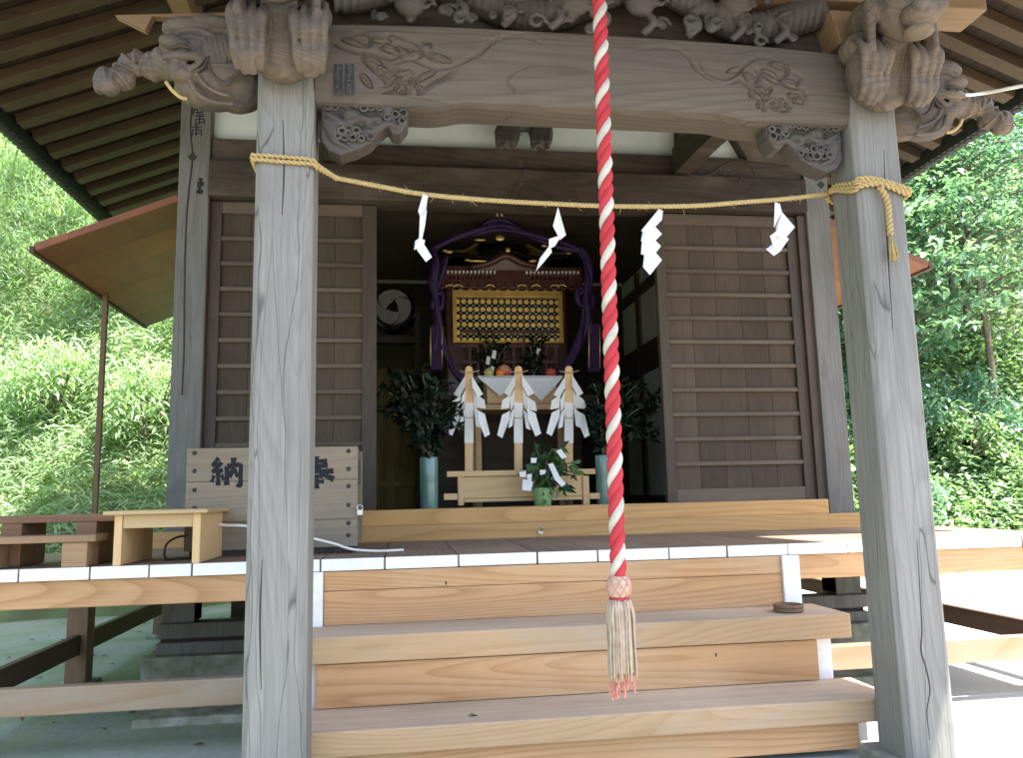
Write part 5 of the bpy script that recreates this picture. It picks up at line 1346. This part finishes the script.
def tree(x, y, h, lab, mat, R=1.3, lean=(0, 0), tr=.06, crown0=.3, n=46, per=85, size=.125):
    z = max(hill_z(x, y), 0); t = thing('broadleaf_tree', (x, y, z), lab, 'tree', 'trees on the right bank')
    k = spline([Vector((x, y, z-.2)), Vector((x+lean[0]*.3+.06, y+lean[1]*.3, z+h*.35)), Vector((x+lean[0]*.7-.04, y+lean[1]*.7, z+h*.7)), Vector((x+lean[0], y+lean[1], z+h))], 8)
    m_ = len(k); tb_ = MB(); tb_.tube(k, [tr*(1-.75*i/(m_-1)) for i in range(m_)], 8); cs = []
    for i in range(n):
        f_ = crown0+(1-crown0)*(i+.5)/n; p = k[min(m_-1, int(f_*(m_-1)))]
        a = i*2.4+random.uniform(-.4,.4); L_ = R*(1.05-.6*abs(f_-.55))*random.uniform(.45, 1.1)
        e = p+Vector((math.cos(a)*L_, math.sin(a)*L_, L_*random.uniform(-.1,.35)))
        tb_.tube(spline([p, (p+e)/2+Vector((0,0,L_*.12)), e], 4), [tr*.32-.0012*j for j in range(9)], 5)
        cs += [e, (p+e)/2*1.0+Vector((0,0,.05))] if i % 2 else [e]
    tb_.build('trunk', M['bark'], t); leaf_mesh('crown', [clump_leaves(cs, per, R*.42, size, .22, .5, .12)], mat, t)
trees = [(8.7, 12.4, 4.4, 'slender tree with pale thin trunk just right of the right porch post', 'tree_b', 1.35, (.1, 0)),
         (10.6, 12.9, 5.4, 'taller tree with upright grey trunk at the right edge of the photo', 'tree_a', 1.6, (-.2, 0)),
         (8.0, 13.8, 5.8, 'dark blue green tree behind the right porch post', 'tree_a', 1.6, (.3, 0)),
         (11.6, 14.2, 6.5, 'dark tall tree high on the right bank under the eave', 'tree_a', 2.0, (0, 0)),
         (9.8, 14.2, 5.2, 'bright leaved tree in the middle of the right bank', 'tree_b', 1.7, (.2, -.3)),
         (11.6, 14.6, 7.5, 'big tree filling the gap under the right eave', 'tree_b', 2.2, (0, 0)), (11.9, 15.4, 7.5, 'far tree at the top of the right bank', 'tree_a', 2.2, (0, 0)), (13.6, 17.2, 8.5, 'highest far tree on the right bank above the others', 'tree_b', 2.6, (0, 0)), (15.6, 18.2, 8.5, 'far tree on the bank top beneath the eave corner', 'tree_a', 2.6, (0, 0)), (14.4, 15.6, 7.5, 'outermost far tree at the top of the right bank', 'tree_b', 2.2, (0, 0)), (7.4, 16.4, 7, 'far tree close behind the right porch post', 'tree_a', 2.0, (0, 0)),
         (5.2, 13.8, 5.0, 'tree standing behind the hall, seen past the right wall pillar', 'tree_b', 1.6, (0, 0))]
for i, (x, y, h, lab, mt, R, ln) in enumerate(trees): tree(x, y, h, lab, M[mt], R, ln, tr=(.045, .07, .09)[i % 3], crown0=(.30, .42, .25)[i % 3], n=(30, 40, 50)[i % 3], per=(60, 85, 80)[i % 3], size=(.17, .105, .14)[i % 3])
bush(7.3, 10.9, .7, .6, 'bright low bush at the foot of the right bank beside the porch post', M['tree_b'])
bush(9.2, 12.0, .9, .7, 'round bush at the right edge of the bank', M['bush'])
bush(9.9, 12.6, 1.2, .8, 'taller bush behind the round one at the right edge', M['tree_a'])
bush(8.1, 12.3, 1.2, .9, 'dark bush in the shade under the slender tree', M['tree_a'])
bush(-3.2, 11.0, 1.0, .7, 'bright shrub behind the canopy pole on the left bank', M['sasa'], size=.13, per=90)
bush(-4.7, 11.6, 1.0, .8, 'yellow green shrub at the left edge of the bank', M['sasa'], size=.13, per=90)
bush(-2.9, 12.8, 1.3, .9, 'shrub higher up the left bank against the wall pillar', M['sasa'], size=.13, per=90)
bush(-4.1, 14.2, 1.6, 1.1, 'pale shrub under the bamboo on the left bank', M['sasa'], size=.13, per=90)
# bamboo stalks leaning over the bank
for x, y, h, lx, lab in ((-6.4, 13.2, 3.6, .9, 'leaning bamboo at the far left of the bank'), (-5.4, 14.4, 3.8, -.5, 'bamboo stalk with drooping leaves under the left eave'), (-4.6, 13.2, 2.6, .7, 'short bamboo above the canopy corner'), (-6.6, 15.4, 4.0, .3, 'tall bamboo at the top of the left bank')):
    z = hill_z(x, y); t = thing('bamboo', (x, y, z), lab, 'bamboo', 'bamboo on the left bank')
    k = spline([Vector((x,y,z-.1)), Vector((x+lx*.2,y-.1,z+h*.45)), Vector((x+lx*.55,y-.35,z+h*.8)), Vector((x+lx*1.2,y-.8,z+h))], 8); m_ = len(k)
    mb = MB(); mb.tube(k, [.022*(1-.8*i/(m_-1)) for i in range(m_)], 7); cs = []
    for i in range(5, m_):
        for j in range(3):
            a = random.uniform(0, 6.28); e = k[i]+Vector((math.cos(a)*.45, math.sin(a)*.45, random.uniform(-.1,.2))); mb.tube([k[i], e], [.005,.003], 4); cs.append(e)
    mb.build('culm', M['culm'], t); leaf_mesh('leaves', [clump_leaves(cs, 40, .55, .2, .6, .13, .5)], M['sasa'], t)
# a tuft at the edge of the sunny yard
ga = []
for x, y in ((8.0, 10.2), (8.5, 10.3), (7.3, 10.1), (9.1, 10.3)):
    n = 60; p = np.tile([x, y, 0.], (n, 1))+rng.normal(size=(n, 3))*[.18,.08,0]; d = unit(n); d[:, 2] = np.abs(d[:, 2])+.8
    ga.append(leaf_arrays(p, d, np.tile([0,-1.,.2], (n,1)), rng.uniform(.1,.24,n), np.full(n,.018), rng.uniform(0,1,n)))
tag(leaf_mesh('grass', ga, M['sasa']), 'sparse grass tufts at the edge of the sunny yard', 'grass', kind='stuff')

n = 240; p = np.stack([np.concatenate([rng.uniform(-3.6, -.7, n//2), rng.uniform(2.4, 7.5, n//2)]), np.concatenate([rng.uniform(3.2, 9, n//2), rng.uniform(3.5, 10, n//2)]), np.full(n, .008)], 1)
d = unit(n); d[:, 2] = np.abs(d[:, 2])*.15
o = leaf_mesh('leaf_litter', [leaf_arrays(p, d, np.tile([0, 0, 1.], (n, 1)), rng.uniform(.03, .07, n), rng.uniform(.018, .035, n), rng.uniform(0, 1, n), bend=.1)], leafmat('dead_leaf', (.06,.04,.02), (.22,.15,.07), .8, .1, .1))
tag(o, 'scattered dead leaves lying on the yard around the shrine', 'dead leaves', kind='stuff')

# ================================================================== light
SUN_EL = math.radians(67)
sd = Vector((.90, -.43, 0)).normalized()*math.cos(SUN_EL); sd.z = math.sin(SUN_EL)
sl = bpy.data.lights.new('sun', 'SUN'); sl.energy = 4.6; sl.angle = math.radians(.5); sl.color = (1, .96, .90)
so = bpy.data.objects.new('sun', sl); COL.objects.link(so); so.rotation_euler = sd.to_track_quat('Z', 'Y').to_euler(); so.location = (12, -4, 18)
wd = bpy.data.worlds.new('World'); sc.world = wd; wd.use_nodes = True; nt = wd.node_tree
sk = nt.nodes.new('ShaderNodeTexSky'); sk.sky_type = 'NISHITA'; sk.sun_disc = False; sk.sun_elevation = SUN_EL; sk.sun_rotation = math.atan2(sd.x, sd.y); sk.dust_density = 2.0; sk.air_density = 1.0
nt.links.new(sk.outputs[0], nt.nodes['Background'].inputs[0]); nt.nodes['Background'].inputs[1].default_value = .15
sc.view_settings.view_transform = 'Standard'; sc.view_settings.look = 'None'; sc.view_settings.gamma = 1; sc.view_settings.exposure = 2.3; sc.view_settings.use_curve_mapping = False
sc.render.engine = 'CYCLES'
sc.cycles.use_denoising = True; sc.cycles.max_bounces = 8; sc.cycles.diffuse_bounces = 5; sc.cycles.transparent_max_bounces = 8; sc.cycles.sample_clamp_indirect = 8
sc.render.film_transparent = False
